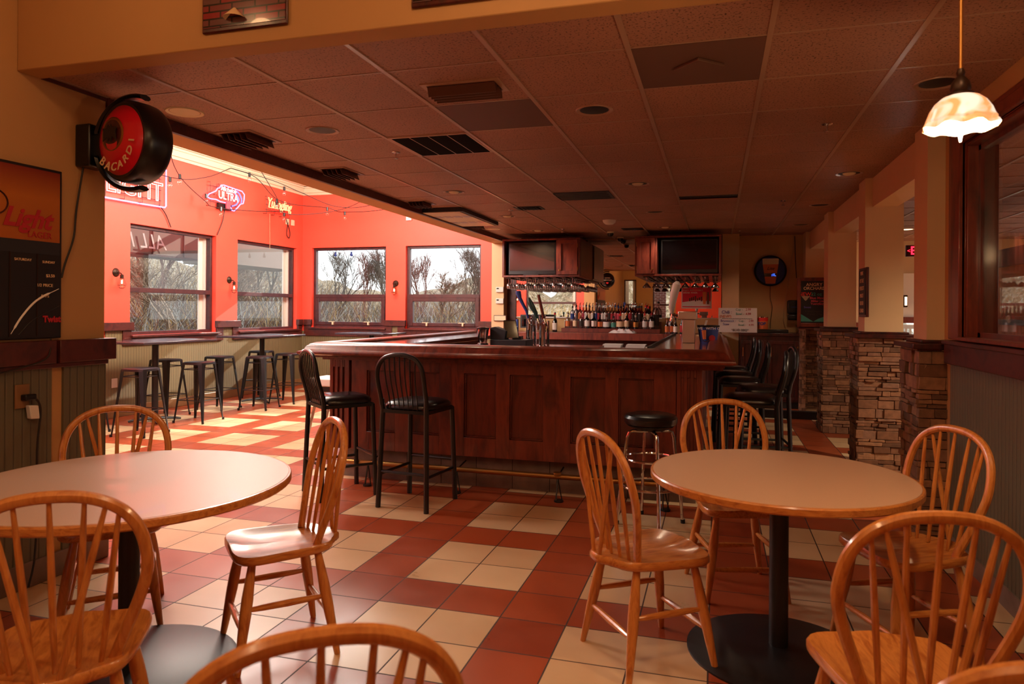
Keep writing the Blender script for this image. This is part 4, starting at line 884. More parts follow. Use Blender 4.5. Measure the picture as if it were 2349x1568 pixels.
t = thing('chalkboard', 'wood framed cider chalkboard with coloured lettering beside the third column', 'chalkboard', (1.36, 11.1, 1.2))
mb = MB(); wall_holes(mb, lambda a, d, z: (a, 11.08 + d, z), 1.14, 1.60, 1.21, 1.935, [(1.19, 1.55, 1.27, 1.885)], .03); mb.build('frame', 'mahogany', t, bevel=.004); MB().box(1.185, 1.555, 11.095, 11.105, 1.265, 1.89).build('slate', 'trim_black', t)
MB().box(1.16, 1.60, 11.04, 11.2, 1.175, 1.20).build('shelf', 'trim_wood', t)
for s_, sz, mt_, x, z in (('ANGRY', .065, 'text_cream', 1.37, 1.83), ('ORCHARD', .062, 'text_cream', 1.375, 1.775), ('NEW-', .075, 'text_brightred', 1.255, 1.69), ('22 oz', .065, 'text_teal', 1.40, 1.69), ('Blue Moon', .05, 'text_pink', 1.42, 1.635), ('Miller Lite', .045, 'text_pink', 1.42, 1.59), ('Yuengling', .045, 'text_pink', 1.41, 1.55), ('Sweet', .04, 'text_purple', 1.28, 1.50), ('4 SnapDragon', .04, 'text_dark', 1.36, 1.44), ('Honey Crisp', .04, 'text_dark', 1.38, 1.40)):
    text(s_, sz, mt_, (x, 11.092, z), FACE_CAM, t, bold=.0008)
mb = MB(); mb.prism([(1.19, 1.29), (1.36, 1.29), (1.30, 1.33), (1.19, 1.40)], 0, .002); mb.prism([(1.36, 1.29), (1.55, 1.29), (1.55, 1.38), (1.42, 1.33)], 0, .002); mb.v = [(x, 11.093 - z, y) for x, y, z in mb.v]; mb.build('painted_hills', 'text_teal', t)
mb = MB()
for k in range(5): mb.box(1.20 + k * .011, 1.31 - k * .011, 11.090, 11.093, 1.655 - k * .014, 1.661 - k * .014)
mb.build('arrow_mark', 'text_cream', t)
t = thing('letter_board', 'narrow black letter board hanging on the left side of the second column', 'letter board', (1.25, 6.9, 1.38))
MB().box(1.245, 1.268, 6.70, 7.02, 1.385, 1.82).build('frame', 'mahogany_dark', t, bevel=.003); MB().box(1.240, 1.246, 6.72, 7.0, 1.405, 1.80).build('board', 'trim_black', t)
for k, s_ in enumerate(('WINE', 'BY THE', 'MERLOT', 'PINOT', 'BLEND', 'CHARD')): text(s_, .05, 'text_cream', (1.238, 6.86, 1.77 - k * .066), FACE_LEFT, t)
# things around the left bar pier
for z in (1.777, 1.584):
    t = thing('thermostat', 'white wall thermostat on the narrow pier, %s of two' % ('upper' if z > 1.7 else 'lower'), 'thermostat', (-3.51, 11.35, z), 0, 'thermostats on the pier')
    MB().box(-3.585, -3.45, 11.315, 11.35, z - .045, z + .045).build('housing', 'white_plastic', t, bevel=.006); MB().box(-3.57, -3.53, 11.312, 11.316, z + .008, z + .026).build('display', 'screen', t)
t = thing('framed_certificate', 'small framed certificate leaning at the pier above the bar', 'picture frame', (-3.50, 11.33, 1.3))
MB().box(-3.62, -3.40, 11.325, 11.345, 1.245, 1.345).build('frame', 'mahogany_dark', t, bevel=.003); MB().box(-3.61, -3.41, 11.320, 11.326, 1.255, 1.335).build('picture', 'ivory', t)
for x, y, z, lab in ((-2.42, 11.6, 1.21, 'ivory power outlet with black plug between the taps and wine bottle'),):
    t = thing('power_outlet', lab, 'outlet', (x, y, z)); MB().box(x - .04, x + .04, 11.59, 11.60, z - .06, z + .06).build('plate', 'ivory', t, bevel=.003); MB().box(x - .015, x + .015, 11.56, 11.59, z + .0, z + .035).build('plug', 'black_plastic', t)
t = thing('beer_poster', 'red and white beer poster hung on the mirror under the right television', 'poster', (-.30, 11.55, 1.65))
MB().box(-.54, -.075, 11.545, 11.56, 1.475, 1.835).build('border', 'paper', t); MB().box(-.525, -.09, 11.540, 11.546, 1.495, 1.82).build('print', 'poster_red', t); mb = MB(); mb.prism([(-.525, 1.51), (-.09, 1.51), (-.09, 1.59), (-.3, 1.61), (-.525, 1.575)], 0, .002); mb.v = [(x, 11.540 - z, y) for x, y, z in mb.v]; mb.build('snow_print', 'paper', t)
text('ENJOY RESPONSIBLY.', .033, 'text_white', (-.36, 11.537, 1.765), FACE_CAM, t); text('DRINK WISER.', .036, 'text_white', (-.40, 11.537, 1.725), FACE_CAM, t)
mb = MB(); mb.prism([(-.205, 1.545), (-.165, 1.545), (-.155, 1.74), (-.215, 1.74)], 0, .003); mb.v = [(x, 11.538 - z, y) for x, y, z in mb.v]; mb.build('beer_glass_print', 'text_orange', t)
mb = MB(); mb.prism([(-.148, 1.545), (-.112, 1.545), (-.112, 1.66), (-.122, 1.74), (-.138, 1.74), (-.148, 1.66)], 0, .003); mb.v = [(x, 11.538 - z, y) for x, y, z in mb.v]; mb.build('bottle_print', 'mahogany', t)
mb = MB()
for k in range(7): mb.box(-.42 + k * .03, -.40 + k * .03, 11.537, 11.540, 1.59 + (k % 3) * .008, 1.64 + (k % 4) * .012)
mb.build('horses_print', 'mahogany_dark', t)
#PART4
# ---------------------------------------------------------------- ceiling fixtures
def can(x, y, lab, style):
    t = thing('recessed_ceiling_light', lab, 'ceiling light', (x, y, CZ), 0, 'recessed ceiling lights')
    MB().lathe([(.085, .002), (.108, -.006), (.112, 0), (.112, .004)], (x, y, CZ), 28).build('trim_ring', 'ceiling_grid' if style != 'white' else 'ivory', t)
    if style == 'white': MB().lathe([(0, -.001), (.086, -.001)], (x, y, CZ), 24).build('lens', 'ivory', t)
    else:
        MB().lathe([(.086, .0), (.084, -.0005), (0, -.001)], (x, y, CZ), 24).build('baffle', 'trim_black', t)
        if style == 'bulb': MB().lathe([(0, -.018), (.04, -.012), (.055, -.001)], (x, y, CZ), 16).build('lamp_glass', 'ivory', t)
for x, y, st, lab in ((-3.13, 3.56, 'white', 'white round ceiling light nearest the pier with the round red sign'), (-2.55, 4.17, 'dark', 'dark round ceiling light above the left bar stools, left of the wide return grille'),
                  (-.71, 4.17, 'dark', 'dark round ceiling light between the louvered vent and diamond tile'), (-2.57, 6.68, 'bulb', 'round ceiling light over the left end of the bar'),
                  (-.72, 6.67, 'bulb', 'round ceiling light over the right half of the bar, beyond the dark one'), (1.09, 6.62, 'bulb', 'round ceiling light beside the second stone column'),
                  (1.10, 4.14, 'dark', 'dark round ceiling light just behind the glowing pendant'), (-2.57, 8.57, 'bulb', 'round ceiling light in front of the left television cabinet, nearer of two'),
                  (-.72, 8.61, 'dark', 'round ceiling light in front of the right television cabinet, nearer of two'), (-.71, 10.2, 'bulb', 'round ceiling light close to the right television cabinet'),
                  (-3.17, 9.85, 'white', 'pale round ceiling light beside the alcove header near the cabinets'), (1.10, 8.49, 'dark', 'round ceiling light beside the third stone column'),
                  (-2.58, 10.2, 'bulb', 'round ceiling light close to the left television cabinet'), (1.10, 10.32, 'dark', 'farthest right round ceiling light near the wall with the clock')):
    can(x, y, lab, st)
def louver(x, y, w, l, lab, n=5, mat='ceiling_grid', drop=.045, alongx=True):
    t = thing('ceiling_vent', lab, 'air vent', (x, y, CZ), 0, 'ceiling vents')
    mb = MB(); e = .03; mb.box(x - w / 2 - e, x + w / 2 + e, y - l / 2 - e, y + l / 2 + e, CZ - .006, CZ + .004); mb.build('flange', mat, t, bevel=.002)
    mb = MB(); mb.box(x - w / 2, x + w / 2, y - l / 2, y + l / 2, CZ - .008, CZ - .006); mb.build('opening', 'mahogany_dark' if mat == 'ceiling_grid' else 'trim_black', t)
    mb = MB()
    for k in range(n):
        if alongx: yy = y - l / 2 + l * (k + .3) / n; mb.quadbox((x - w / 2, yy, CZ - .008), (w, 0, 0), (0, .004, 0), (0, .02, -drop))
        else: xx = x - w / 2 + w * (k + .3) / n; mb.quadbox((xx, y - l / 2, CZ - .008), (.004, 0, 0), (0, l, 0), (.02, 0, -drop))
    mb.build('slats', 'vent_brown' if mat == 'ceiling_grid' else mat, t)
louver(-1.31, 3.56, .38, .16, 'louvered brown ceiling vent nearest the beam', 4)
louver(-3.157, 4.20, .24, .30, 'louvered vent beside the alcove header, nearest the round red sign', 5, alongx=False)
louver(-3.152, 5.45, .22, .30, 'louvered vent beside the alcove header, second from the round red sign', 5, alongx=False)
louver(-3.19, 7.25, .2, .26, 'louvered vent beside the alcove header, just before the ceiling hatch', 5, alongx=False)
louver(-3.25, 9.3, .2, .26, 'louvered vent beside the alcove header, just past the ceiling hatch', 5, alongx=False)
louver(-2.11, 7.94, .26, .2, 'small dark slatted vent over the middle of the bar', 6, 'trim_black', .012, False)
louver(-1.18, 10.3, .24, .2, 'small dark slatted vent in front of the mirror gap', 6, 'trim_black', .012, False)
louver(-1.33, 7.22, .52, .42, 'wide dark return air grille with four bars over the bar', 4, 'trim_black', .01)
t = thing('return_air_grille', 'large pale framed return grille with dark mesh panels above the bar stools', 'air vent', (-1.98, 4.75, CZ))
MB().box(-2.215, -1.625, 4.455, 5.045, CZ - .008, CZ + .002).build('frame', 'ceiling_grid', t, bevel=.003)
mb = MB()
for k in range(4): mb.box(-2.19 + k * .14, -2.19 + k * .14 + .128, 4.48, 5.02, CZ - .010, CZ - .008)
mb.build('mesh_panels', 'mesh_black', t)
t = thing('ceiling_hatch', 'pale ribbed skylight panel with a black edge dropped below the ceiling tiles', 'ceiling hatch', (-3.1, 8.35, CZ))
MB().box(-3.38, -2.84, 7.66, 9.06, CZ - .05, CZ).build('frame', 'trim_black', t); MB().box(-3.36, -2.88, 7.68, 9.03, CZ - .056, CZ - .05).build('panel', 'ivory', t)
mb = MB()
for k in range(4): mb.box(-3.34 + k * .12, -3.25 + k * .12, 8.0, 8.14, CZ - .058, CZ - .056); mb.box(-3.34 + k * .12, -3.25 + k * .12, 8.55, 8.69, CZ - .058, CZ - .056)
mb.build('ribs', 'ceiling_grid', t)
t = thing('diamond_ceiling_tile', 'dark ceiling tile with raised diamond diffuser near the beam', 'ceiling tile', (-.09, 3.53, CZ))
MB().box(-.385, .205, 3.235, 3.825, CZ - .004, CZ + .001).build('tile', 'ceiling_dark_tile', t)
mb = MB(); mb.prism([(-.09 - .12, 3.53), (-.09, 3.41), (-.09 + .12, 3.53), (-.09, 3.65)], CZ - .02, CZ - .004); mb.build('diamond_plate', 'ceiling_dark_tile', t, bevel=.004)
t = thing('sagging_ceiling_tile', 'lifted ceiling tile leaving a black slot over the right end of bar', 'ceiling tile', (-.09, 7.9, CZ))
MB().box(-.385, .205, 7.515, 7.62, CZ - .006, CZ + .001).build('slot', 'trim_black', t); MB().quadbox((-.385, 7.62, CZ - .022), (.59, 0, 0), (0, .49, .018), (0, 0, .004)).build('tile', 'ceiling_tile', t)
tag(MB().box(-1.60, -1.02, 3.845, 4.43, CZ - .003, CZ + .001).build('stained_ceiling_tile', 'ceiling_dark_tile'), 'darker stained ceiling tile between the louvered vent and return grille', 'ceiling tile')
t = thing('smoke_detector', 'round white smoke detector on the ceiling before the mirror gap', 'smoke detector', (-1.365, 9.25, CZ))
MB().lathe([(0, -.06), (.05, -.055), (.08, -.03), (.09, 0)], (-1.365, 9.25, CZ), 24).build('housing', 'white_plastic', t)
for i, (x, y, lab) in enumerate(((-2.36, 4.9, 'sprinkler head left of the large return grille'), (.67, 4.86, 'sprinkler head in the right half of the ceiling nearest the pendant'), (.68, 8.06, 'sprinkler head between the second and third column'),
                     (-2.37, 8.06, 'sprinkler head beside the ceiling hatch'), (-2.18, 10.1, 'sprinkler head above the left television cabinet'), (.33, 10.9, 'sprinkler head over the right bar pier'), (.70, 11.2, 'sprinkler head above the round clock'))):
    t = thing('sprinkler_head', lab, 'sprinkler', (x, y, CZ), 0, 'sprinkler heads')
    MB().lathe([(0, -.004), (.03, -.004), (.034, 0)], (x, y, CZ), 14).build('escutcheon', 'chrome', t); MB().cyl((x, y, CZ), (x, y, CZ - .045), .006).cyl((x, y, CZ - .045), (x, y, CZ - .048), .018).build('nozzle', 'chrome', t)
for x, y, lab in ((-1.545, 10.6, 'small black dome camera on the ceiling, nearer of two in the gap'), (-1.50, 11.4, 'small black dome camera touching the mirror top, farther of two')):
    t = thing('dome_camera', lab, 'security camera', (x, y, CZ)); MB().lathe([(0, -.075), (.03, -.068), (.045, -.045), (.045, -.02)], (x, y, CZ), 16).build('dome', 'black_plastic', t); MB().lathe([(.05, -.022), (.055, -.01), (.055, 0)], (x, y, CZ), 16).build('collar', 'ivory', t)
# ---------------------------------------------------------------- pendant lamp
t = thing('pendant_lamp', 'glowing frosted glass pendant lamp hanging from a long rod at the right', 'pendant lamp', (.70, 2.40, 1.995))
px_, py_, pz = .70, 2.40, 1.995; PS_ = .80
MB().cyl((px_, py_, pz + .14), (px_, py_, 3.35), .006, n=8).lathe([(0, 0), (.06, 0), (.05, -.03), (0, -.03)], (px_, py_, 3.35), 20).build('rod', 'brass', t)
MB().lathe([(.008, .16), (.012, .148), (.010, .138), (.024, .12), (.028, .10), (.026, .09), (.037, .084), (.037, .074)], (px_, py_, pz), 20).build('socket_cap', 'bronze', t)
mb = MB(); n = 48; prf = [(r_ * PS_, z_ * PS_) for r_, z_ in ((.040, .100), (.062, .092), (.085, .072), (.102, .045), (.112, .018), (.118, .006), (.116, -.002), (.121, -.010), (.124, -.022))]; vs = []
for k, (r, z) in enumerate(prf):
    for i in range(n):
        a = 2 * pi * i / n; w = max(0, (k - 4) / 4) * .006 * sin(a * 8); vs.append((px_ + (r + w) * cos(a), py_ + (r + w) * sin(a), pz + z + w * .8))
mb.add(vs, [(i * n + j, i * n + (j + 1) % n, (i + 1) * n + (j + 1) % n, (i + 1) * n + j) for i in range(len(prf) - 1) for j in range(n)]); mb.build('glass_shade', 'alabaster_shade', t)
MB().lathe([(0, .02), (.014, .015), (.020, -.004), (.016, -.022), (.008, -.032), (.005, -.045), (.003, -.058), (0, -.06)], (px_, py_, pz), 16).build('bulb', 'bulb_hot', t)
lamp('pendant_bulb', (px_, py_, pz - .10), 21, (1, .62, .30), .03)
# ---------------------------------------------------------------- round red sign on the pier
cx_, cy_, cz_ = -3.02, 3.07, 2.31
t = thing('round_bar_sign', 'round red backlit rum sign in a black rim, mounted sideways on the pier', 'sign', (cx_, cy_, cz_))
MB().box(-3.36, -3.26, 3.0, 3.14, 2.19, 2.42).box(-3.27, -3.2, 3.03, 3.11, 2.24, 2.37).build('wall_bracket', 'black_plastic', t, bevel=.01)
MB().lathe([(.185, -.080), (.200, -.082), (.215, -.060), (.219, -.03), (.219, .03), (.215, .060), (.200, .082), (.185, .080)], (cx_, cy_, cz_), 56, axis='Y').build('rim', 'black_plastic', t)
for s in (-1, 1):
    f = MB().lathe([(.190, .076 * s), (.165, .096 * s), (.13, .114 * s), (.09, .126 * s), (.05, .133 * s), (0, .136 * s)], (cx_, cy_, cz_), 48, axis='Y').build('face', 'sign_red' if s < 0 else 'screen', t)
    if s < 0:
        MB().lathe([(.092, -.127), (.085, -.131), (.078, -.131)], (cx_, cy_, cz_ + .02), 40, axis='Y').build('gold_ring', 'brass', f)
        MB().lathe([(.078, -.131), (0, -.140)], (cx_, cy_, cz_ + .02), 40, axis='Y').build('emblem_disc', 'mahogany_dark', f)
        mb = MB(); bat = [(0, -.02), (.015, -.045), (.02, -.015), (.055, -.035), (.05, .01), (.06, .035), (.03, .03), (.012, .05), (0, .035), (-.012, .05), (-.03, .03), (-.06, .035), (-.05, .01), (-.055, -.035), (-.02, -.015), (-.015, -.045)]
        mb.prism(bat, 0, .003); mb.v = [(cx_ + x, cy_ - .142 - z, cz_ + .02 + y) for x, y, z in mb.v]; mb.build('emblem', 'trim_black', f)
        for k, ch in enumerate('BACARDI'):
            a = radians(-132 + k * 20.6); r = .148; o = text(ch, .066, 'text_cream', (cx_ + r * cos(a), cy_ - .118, cz_ + r * sin(a)), (96, 0, 0), f, bold=.001); o.rotation_euler = (radians(90 + 8 * sin(a)), -(a + pi / 2), 0)
    else:
        text('DRINK', .05, 'text_cream', (cx_, cy_ + .132, cz_ + .06), (90, 0, 180), f); text('RESPONSIBLY', .04, 'text_cream', (cx_, cy_ + .14, cz_), (90, 0, 180), f); MB().lathe([(0, .132), (.035, .130)], (cx_, cy_, cz_ - .07), 20, axis='Y').build('red_dot', 'text_brightred', f)
for c_ in t.children:
    if c_.name.split('.')[0] in ('rim', 'face'): c_.rotation_euler = (0, 0, radians(-12))
mb = MB(); mb.tube([(cx_ + .25 * cos(radians(a)), cy_, cz_ + .25 * sin(radians(a))) for a in range(75, 290, 8)], .016, 8, sx=2.4, ref=(0, 1, 0)); mb.build('arc_bracket', 'black_plastic', t)
MB().tube(interp([(-3.33, 3.03, 2.2), (-3.345, 3.0, 1.95), (-3.34, 2.98, 1.8), (-3.34, 2.93, 1.66), (-3.33, 2.90, 1.58)], 8), .005, 6).build('power_cord', 'cord', t)
# ---------------------------------------------------------------- poster board on the left wall
t = thing('week_poster_board', 'framed weekly specials board, orange above and black below, on the left wall', 'poster', (-3.34, 2.2, 1.25))
MB().box(-3.358, -3.33, 1.35, 2.90, 1.262, 2.14).build('frame', 'trim_black', t, bevel=.004); MB().box(-3.331, -3.327, 1.37, 2.885, 1.76, 2.125).build('orange_panel', 'poster_gold', t)
MB().box(-3.331, -3.326, 1.37, 2.885, 1.695, 1.76).build('grey_strip', 'charcoal', t); MB().box(-3.331, -3.327, 1.37, 2.885, 1.275, 1.695).build('black_panel', 'trim_black', t)
mb = MB()
for y in (1.75, 2.02, 2.30, 2.61, 2.755): mb.box(-3.327, -3.324, y, y + .006, 1.275, 1.695)
mb.build('divider', 'bronze', t)
text('Light', .13, 'text_red', (-3.324, 2.70, 1.865), FACE_RIGHT, t, shear=.35, bold=.004); text('LAGER', .045, 'text_red', (-3.324, 2.77, 1.79), FACE_RIGHT, t); text('SATURDAY', .018, 'text_cream', (-3.324, 2.68, 1.66), FACE_RIGHT, t); text('SUNDAY', .018, 'text_cream', (-3.324, 2.82, 1.655), FACE_RIGHT, t)
MB().tube([(-3.325, 2.53 + .07 * cos(a * pi / 12), 1.93 + .06 * sin(a * pi / 12)) for a in range(24)], .004, 5, closed=True).build('round_logo', 'mahogany_dark', t)
for s_, y, z in (('$3.50', 2.83, 1.585), ('1/2 PRICE', 2.80, 1.535), ('APPS', 2.80, 1.48)): text(s_, .022, 'text_cream', (-3.324, y, z), FACE_RIGHT, t)
MB().tube(interp([(-3.325, 2.62, 1.29), (-3.325, 2.68, 1.38), (-3.325, 2.76, 1.46), (-3.325, 2.88, 1.52)], 8), [.002] * 3 + [.006] * 18 + [.002] * 4, 4).build('white_swoosh', 'paper', t)
MB().tube(interp([(-3.325, 2.66, 1.285), (-3.325, 2.74, 1.36), (-3.325, 2.88, 1.43)], 8), .0025, 4).build('grey_swoosh', 'charcoal', t)
text('Twist', .045, 'text_red', (-3.324, 2.84, 1.36), FACE_RIGHT, t, bold=.002)
# outlet with plug
t = thing('power_outlet', 'brown wall outlet with dark plug and white adaptor below the poster board', 'outlet', (-3.35, 2.69, .98))
MB().box(-3.346, -3.336, 2.655, 2.73, .915, 1.035).build('plate', 'tile_base', t, bevel=.003); MB().box(-3.336, -3.30, 2.68, 2.74, .955, .985).build('plug', 'black_plastic', t, bevel=.005)
MB().quadbox((-3.33, 2.71, .86), (.03, 0, 0), (0, .05, -.005), (0, -.01, .07)).build('adaptor', 'white_plastic', t, bevel=.005)
MB().tube(interp([(-3.31, 2.735, .97), (-3.30, 2.76, .90), (-3.31, 2.75, .7), (-3.32, 2.76, .4), (-3.31, 2.74, .15), (-3.30, 2.70, .02)], 8), .005, 6).build('power_cord', 'cord', t)
MB().tube(interp([(-3.33, 2.84, 1.26), (-3.30, 2.80, 1.17), (-3.305, 2.70, 1.13), (-3.33, 2.5, 1.09)], 8), .004, 6).build('thin_cord', 'cord', t)
# metal signs on the beam
for x0, x1, lab in ((-2.245, -1.80, 'metal sign printed with red bricks and a lamp on the beam, left one'), (-1.215, -.55, 'dark red metal sign at the top edge of the beam, right one')):
    t = thing('metal_sign', lab, 'sign', ((x0 + x1) / 2, 2.67, 2.85)); z0 = 2.662
    MB().box(x0, x1, 2.655, 2.668, z0, z0 + .33).build('edge', 'mahogany_dark', t, bevel=.008); MB().box(x0 + .01, x1 - .01, 2.652, 2.656, z0 + .02, z0 + .32).build('print', 'brick_print', t)
    if x0 < -2: MB().lathe([(.05, 0), (.006, .045), (0, .045)], (x0 + .18, 2.648, z0 + .05), 14).build('lamp_print', 'text_cream', t)
# ---------------------------------------------------------------- sconces
def sconce(loc, rz, lab):
    t = thing('cage_sconce', lab, 'wall lamp', loc, rz, 'bronze cage wall lamps')   # local: wall plane x=0, room +x
    MB().lathe([(0, .03), (.03, .028), (.045, .015), (.055, .008), (.058, 0)], (0, 0, 0), 24, axis='X').build('backplate', 'bronze', t, local=True)
    MB().tube([(.02, 0, 0), (.07, .01, -.01), (.085, .012, -.03)], .008, 8).lathe([(.012, 0), (.022, -.008), (.022, -.045), (.026, -.05), (.03, -.055)], (.085, .012, -.025), 14).build('arm_socket', 'bronze', t, local=True)
    mb = MB()
    for k in range(8):
        a = 2 * pi * k / 8; mb.tube([(.085 + r * cos(a), .012 + r * sin(a), z) for r, z in ((.026, -.075), (.030, -.10), (.045, -.14), (.048, -.165), (.038, -.195), (.004, -.212))], .0022, 4, cap=False)
    for z, r in ((-.165, .048),): mb.tube([(.085 + r * cos(a * pi / 10), .012 + r * sin(a * pi / 10), z) for a in range(20)], .002, 4, closed=True)
    mb.build('cage', 'bronze', t, local=True)
    b = MB().lathe([(.012, -.078), (.016, -.10), (.028, -.135), (.026, -.165), (0, -.185)], (.085, .012, 0), 14).build('bulb', 'bulb_glass', t, local=True)
    MB().lathe([(0, -.10), (.009, -.105), (.011, -.14), (0, -.15)], (.085, .012, 0), 10).build('filament', 'filament', b, local=True)
    return t
s0 = sconce((XL, 7.32, 1.885), 0, 'bronze cage wall lamp left of the left alcove window')
dup(s0, (XL, 9.53, 1.885), 0, 'bronze cage wall lamp between the two left alcove windows'); dup(s0, (-5.575, YB, 1.90), -90, 'bronze cage wall lamp between the two back windows'); dup(s0, (-5.96, 2.0, 1.90), 90, 'bronze cage wall lamp on the front alcove wall seen in the mirror')
# ---------------------------------------------------------------- neon signs
X9 = XL + .07
def neon(mb_pts, name, mat, parent, r=.007, closed=False): return MB().tube([(X9, y, z) for y, z in mb_pts], r, 6, closed=closed).build(name, mat, parent)
def wire_frame(parent, y0, y1, z0, z1, n):
    mb = MB()
    for k in range(n):
        y = y0 + (y1 - y0) * k / (n - 1); mb.tube([(X9 - .02, y, z0 - .03), (X9 - .02, y, z1 + .03)], .004, 4); mb.tube([(X9 - .02, y, z0 - .03), (XL, y - .03, z0 - .03)], .004, 4); mb.tube([(X9 - .02, y, z1 + .03), (XL, y + .03, z1 + .03)], .004, 4)
    for z in (z0 + .04, (z0 + z1) / 2, z1 - .03): mb.tube([(X9 - .02, y0 - .03, z), (X9 - .02, y1 + .03, z)], .004, 4)
    return mb.build('wire_frame', 'trim_black', parent)
t = thing('neon_sign', 'lit white and violet LIGHT neon sign behind the round red sign', 'neon sign', (XL, 7.55, 3.0)); wire_frame(t, 7.1, 8.0, 2.88, 3.25, 4)
neon([(7.02, 3.34), (7.02, 2.84), (7.03, 2.83)], 'border_tube', 'neon_blue', t); neon([(7.02, 2.82), (7.62, 2.825)], 'border_tube', 'neon_blue', t, .010); neon([(7.64, 2.825), (8.08, 2.835), (8.10, 2.86), (8.10, 3.36), (7.02, 3.36)], 'border_tube', 'neon_blue', t, .010)
text('LIGHT', .36, 'neon_white', (X9, 7.56, 3.02), FACE_RIGHT, t, tube=.0055, sx=.95); text('BUD', .13, 'neon_red', (X9, 7.56, 3.24), FACE_RIGHT, t, tube=.005); MB().tube(interp([(XL + .03, 8.02, 2.86), (XL + .02, 8.15, 2.75), (XL + .02, 8.25, 2.58)], 6), .007, 5).build('power_cord', 'cord', t)
t = thing('neon_sign', 'lit neon sign shaped like a state outline with ULTRA lettering', 'neon sign', (XL, 9.35, 3.2)); wire_frame(t, 9.02, 9.62, 3.03, 3.34, 4)
NCO = [(8.92, 3.12), (8.97, 3.17), (9.06, 3.21), (9.12, 3.24), (9.16, 3.29), (9.20, 3.30), (9.24, 3.35), (9.30, 3.36), (9.55, 3.345), (9.74, 3.335), (9.80, 3.29), (9.79, 3.20), (9.77, 3.14), (9.70, 3.12), (9.64, 3.06), (9.55, 2.99), (9.50, 2.99), (9.46, 3.04)]
neon(NCO, 'outline_tube', 'neon_blue', t, .008); neon([(8.92, 3.12), (9.0, 3.10), (9.12, 3.11), (9.22, 3.09), (9.34, 3.09)], 'outline_tube', 'neon_blue', t, .008)
neon([(8.98, 3.13), (9.04, 3.18), (9.08, 3.15), (9.14, 3.21), (9.20, 3.14), (9.24, 3.18), (9.28, 3.13)], 'mountain_tube', 'neon_red', t, .006)
neon(interp([(9.50, 3.06), (9.60, 3.10), (9.66, 3.18), (9.62, 3.24), (9.57, 3.27), (9.60, 3.31), (9.68, 3.28), (9.73, 3.2), (9.72, 3.14)], 4) and [(p[0], p[1]) for p in [tuple(v)[:2] for v in interp([(9.50, 3.06, 0), (9.60, 3.10, 0), (9.66, 3.18, 0), (9.62, 3.24, 0), (9.57, 3.27, 0), (9.60, 3.31, 0), (9.68, 3.28, 0), (9.73, 3.2, 0), (9.72, 3.14, 0)], 4)]], 'wave_tube', 'neon_deep', t, .008) if False else neon([tuple(v)[:2] for v in interp([(9.50, 3.06, 0), (9.60, 3.10, 0), (9.66, 3.18, 0), (9.62, 3.24, 0), (9.57, 3.27, 0), (9.60, 3.31, 0), (9.68, 3.28, 0), (9.73, 3.2, 0), (9.72, 3.14, 0)], 4)], 'wave_tube', 'neon_deep', t, .009)
text('Michelob', .10, 'neon_white', (X9 + .01, 9.40, 3.30), FACE_RIGHT, t, shear=.3, bold=.001); text('ULTRA', .17, 'neon_white', (X9 + .01, 9.40, 3.19), FACE_RIGHT, t, bold=.001, sx=.9)
MB().box(X9, X9 + .02, 9.34, 9.44, 2.99, 3.12).build('ribbon', 'text_pink', t); MB().box(X9 - .05, X9 - .01, 9.2, 9.5, 2.98, 3.07).build('transformer', 'black_plastic', t); MB().tube(interp([(XL + .03, 9.37, 2.98), (XL + .02, 9.34, 2.8), (XL + .02, 9.22, 2.57)], 6), .007, 5).build('power_cord', 'cord', t)
t = thing('neon_sign', 'unlit looking cream script neon sign with red lower line near the corner', 'neon sign', (XL, 10.75, 3.2)); wire_frame(t, 10.42, 11.1, 3.10, 3.34, 4)
text('Yuengling', .23, 'neon_amber', (X9, 10.76, 3.26), FACE_RIGHT, t, tube=.004, shear=.3, sx=.8); text('LAGER ON TAP', .09, 'text_brightred', (X9, 10.78, 3.13), FACE_RIGHT, t, tube=.003, sx=.9)
neon([(10.45, 3.18), (10.75, 3.19), (11.05, 3.21)], 'underline_tube', 'neon_amber', t, .005); MB().tube(interp([(XL + .03, 11.0, 3.08), (XL + .02, 11.15, 2.85), (XL + .02, 11.14, 2.72), (XL + .02, 11.06, 2.78), (XL + .02, 11.1, 3.0)], 6), .007, 5).build('power_cord', 'cord', t)
t = thing('power_outlet', 'cream double outlet plate high on the red wall beside the corner', 'outlet', (XL, 11.15, 3.02)); MB().box(XL, XL + .02, 11.05, 11.13, 2.96, 3.06).build('plate', 'ivory', t); MB().box(XL, XL + .02, 11.22, 11.30, 2.96, 3.06).build('second_plate', 'ivory', t)
t = thing('power_outlet', 'white wall outlet low on the beadboard left of the nearest stools', 'outlet', (XL, 7.3, .45)); MB().box(XL, XL + .018, 7.25, 7.34, .39, .51).build('plate', 'white_plastic', t, bevel=.003)
tag(MB().box(-5.36, -5.26, YB - .04, YB, 3.03, 3.13).build('wall_sensor', 'white_plastic'), 'small white box on the red back wall above the windows', 'sensor')
tag(MB().tube([(XL + .02, 10.55, 3.08), (XL + .02, 10.56, 2.5)], .004, 5).lathe([(0, 0), (.008, -.01), (0, -.03)], (XL + .02, 10.56, 2.5), 8).build('pull_string', 'cord_light'), 'thin cream pull string hanging below the script neon sign', 'string')
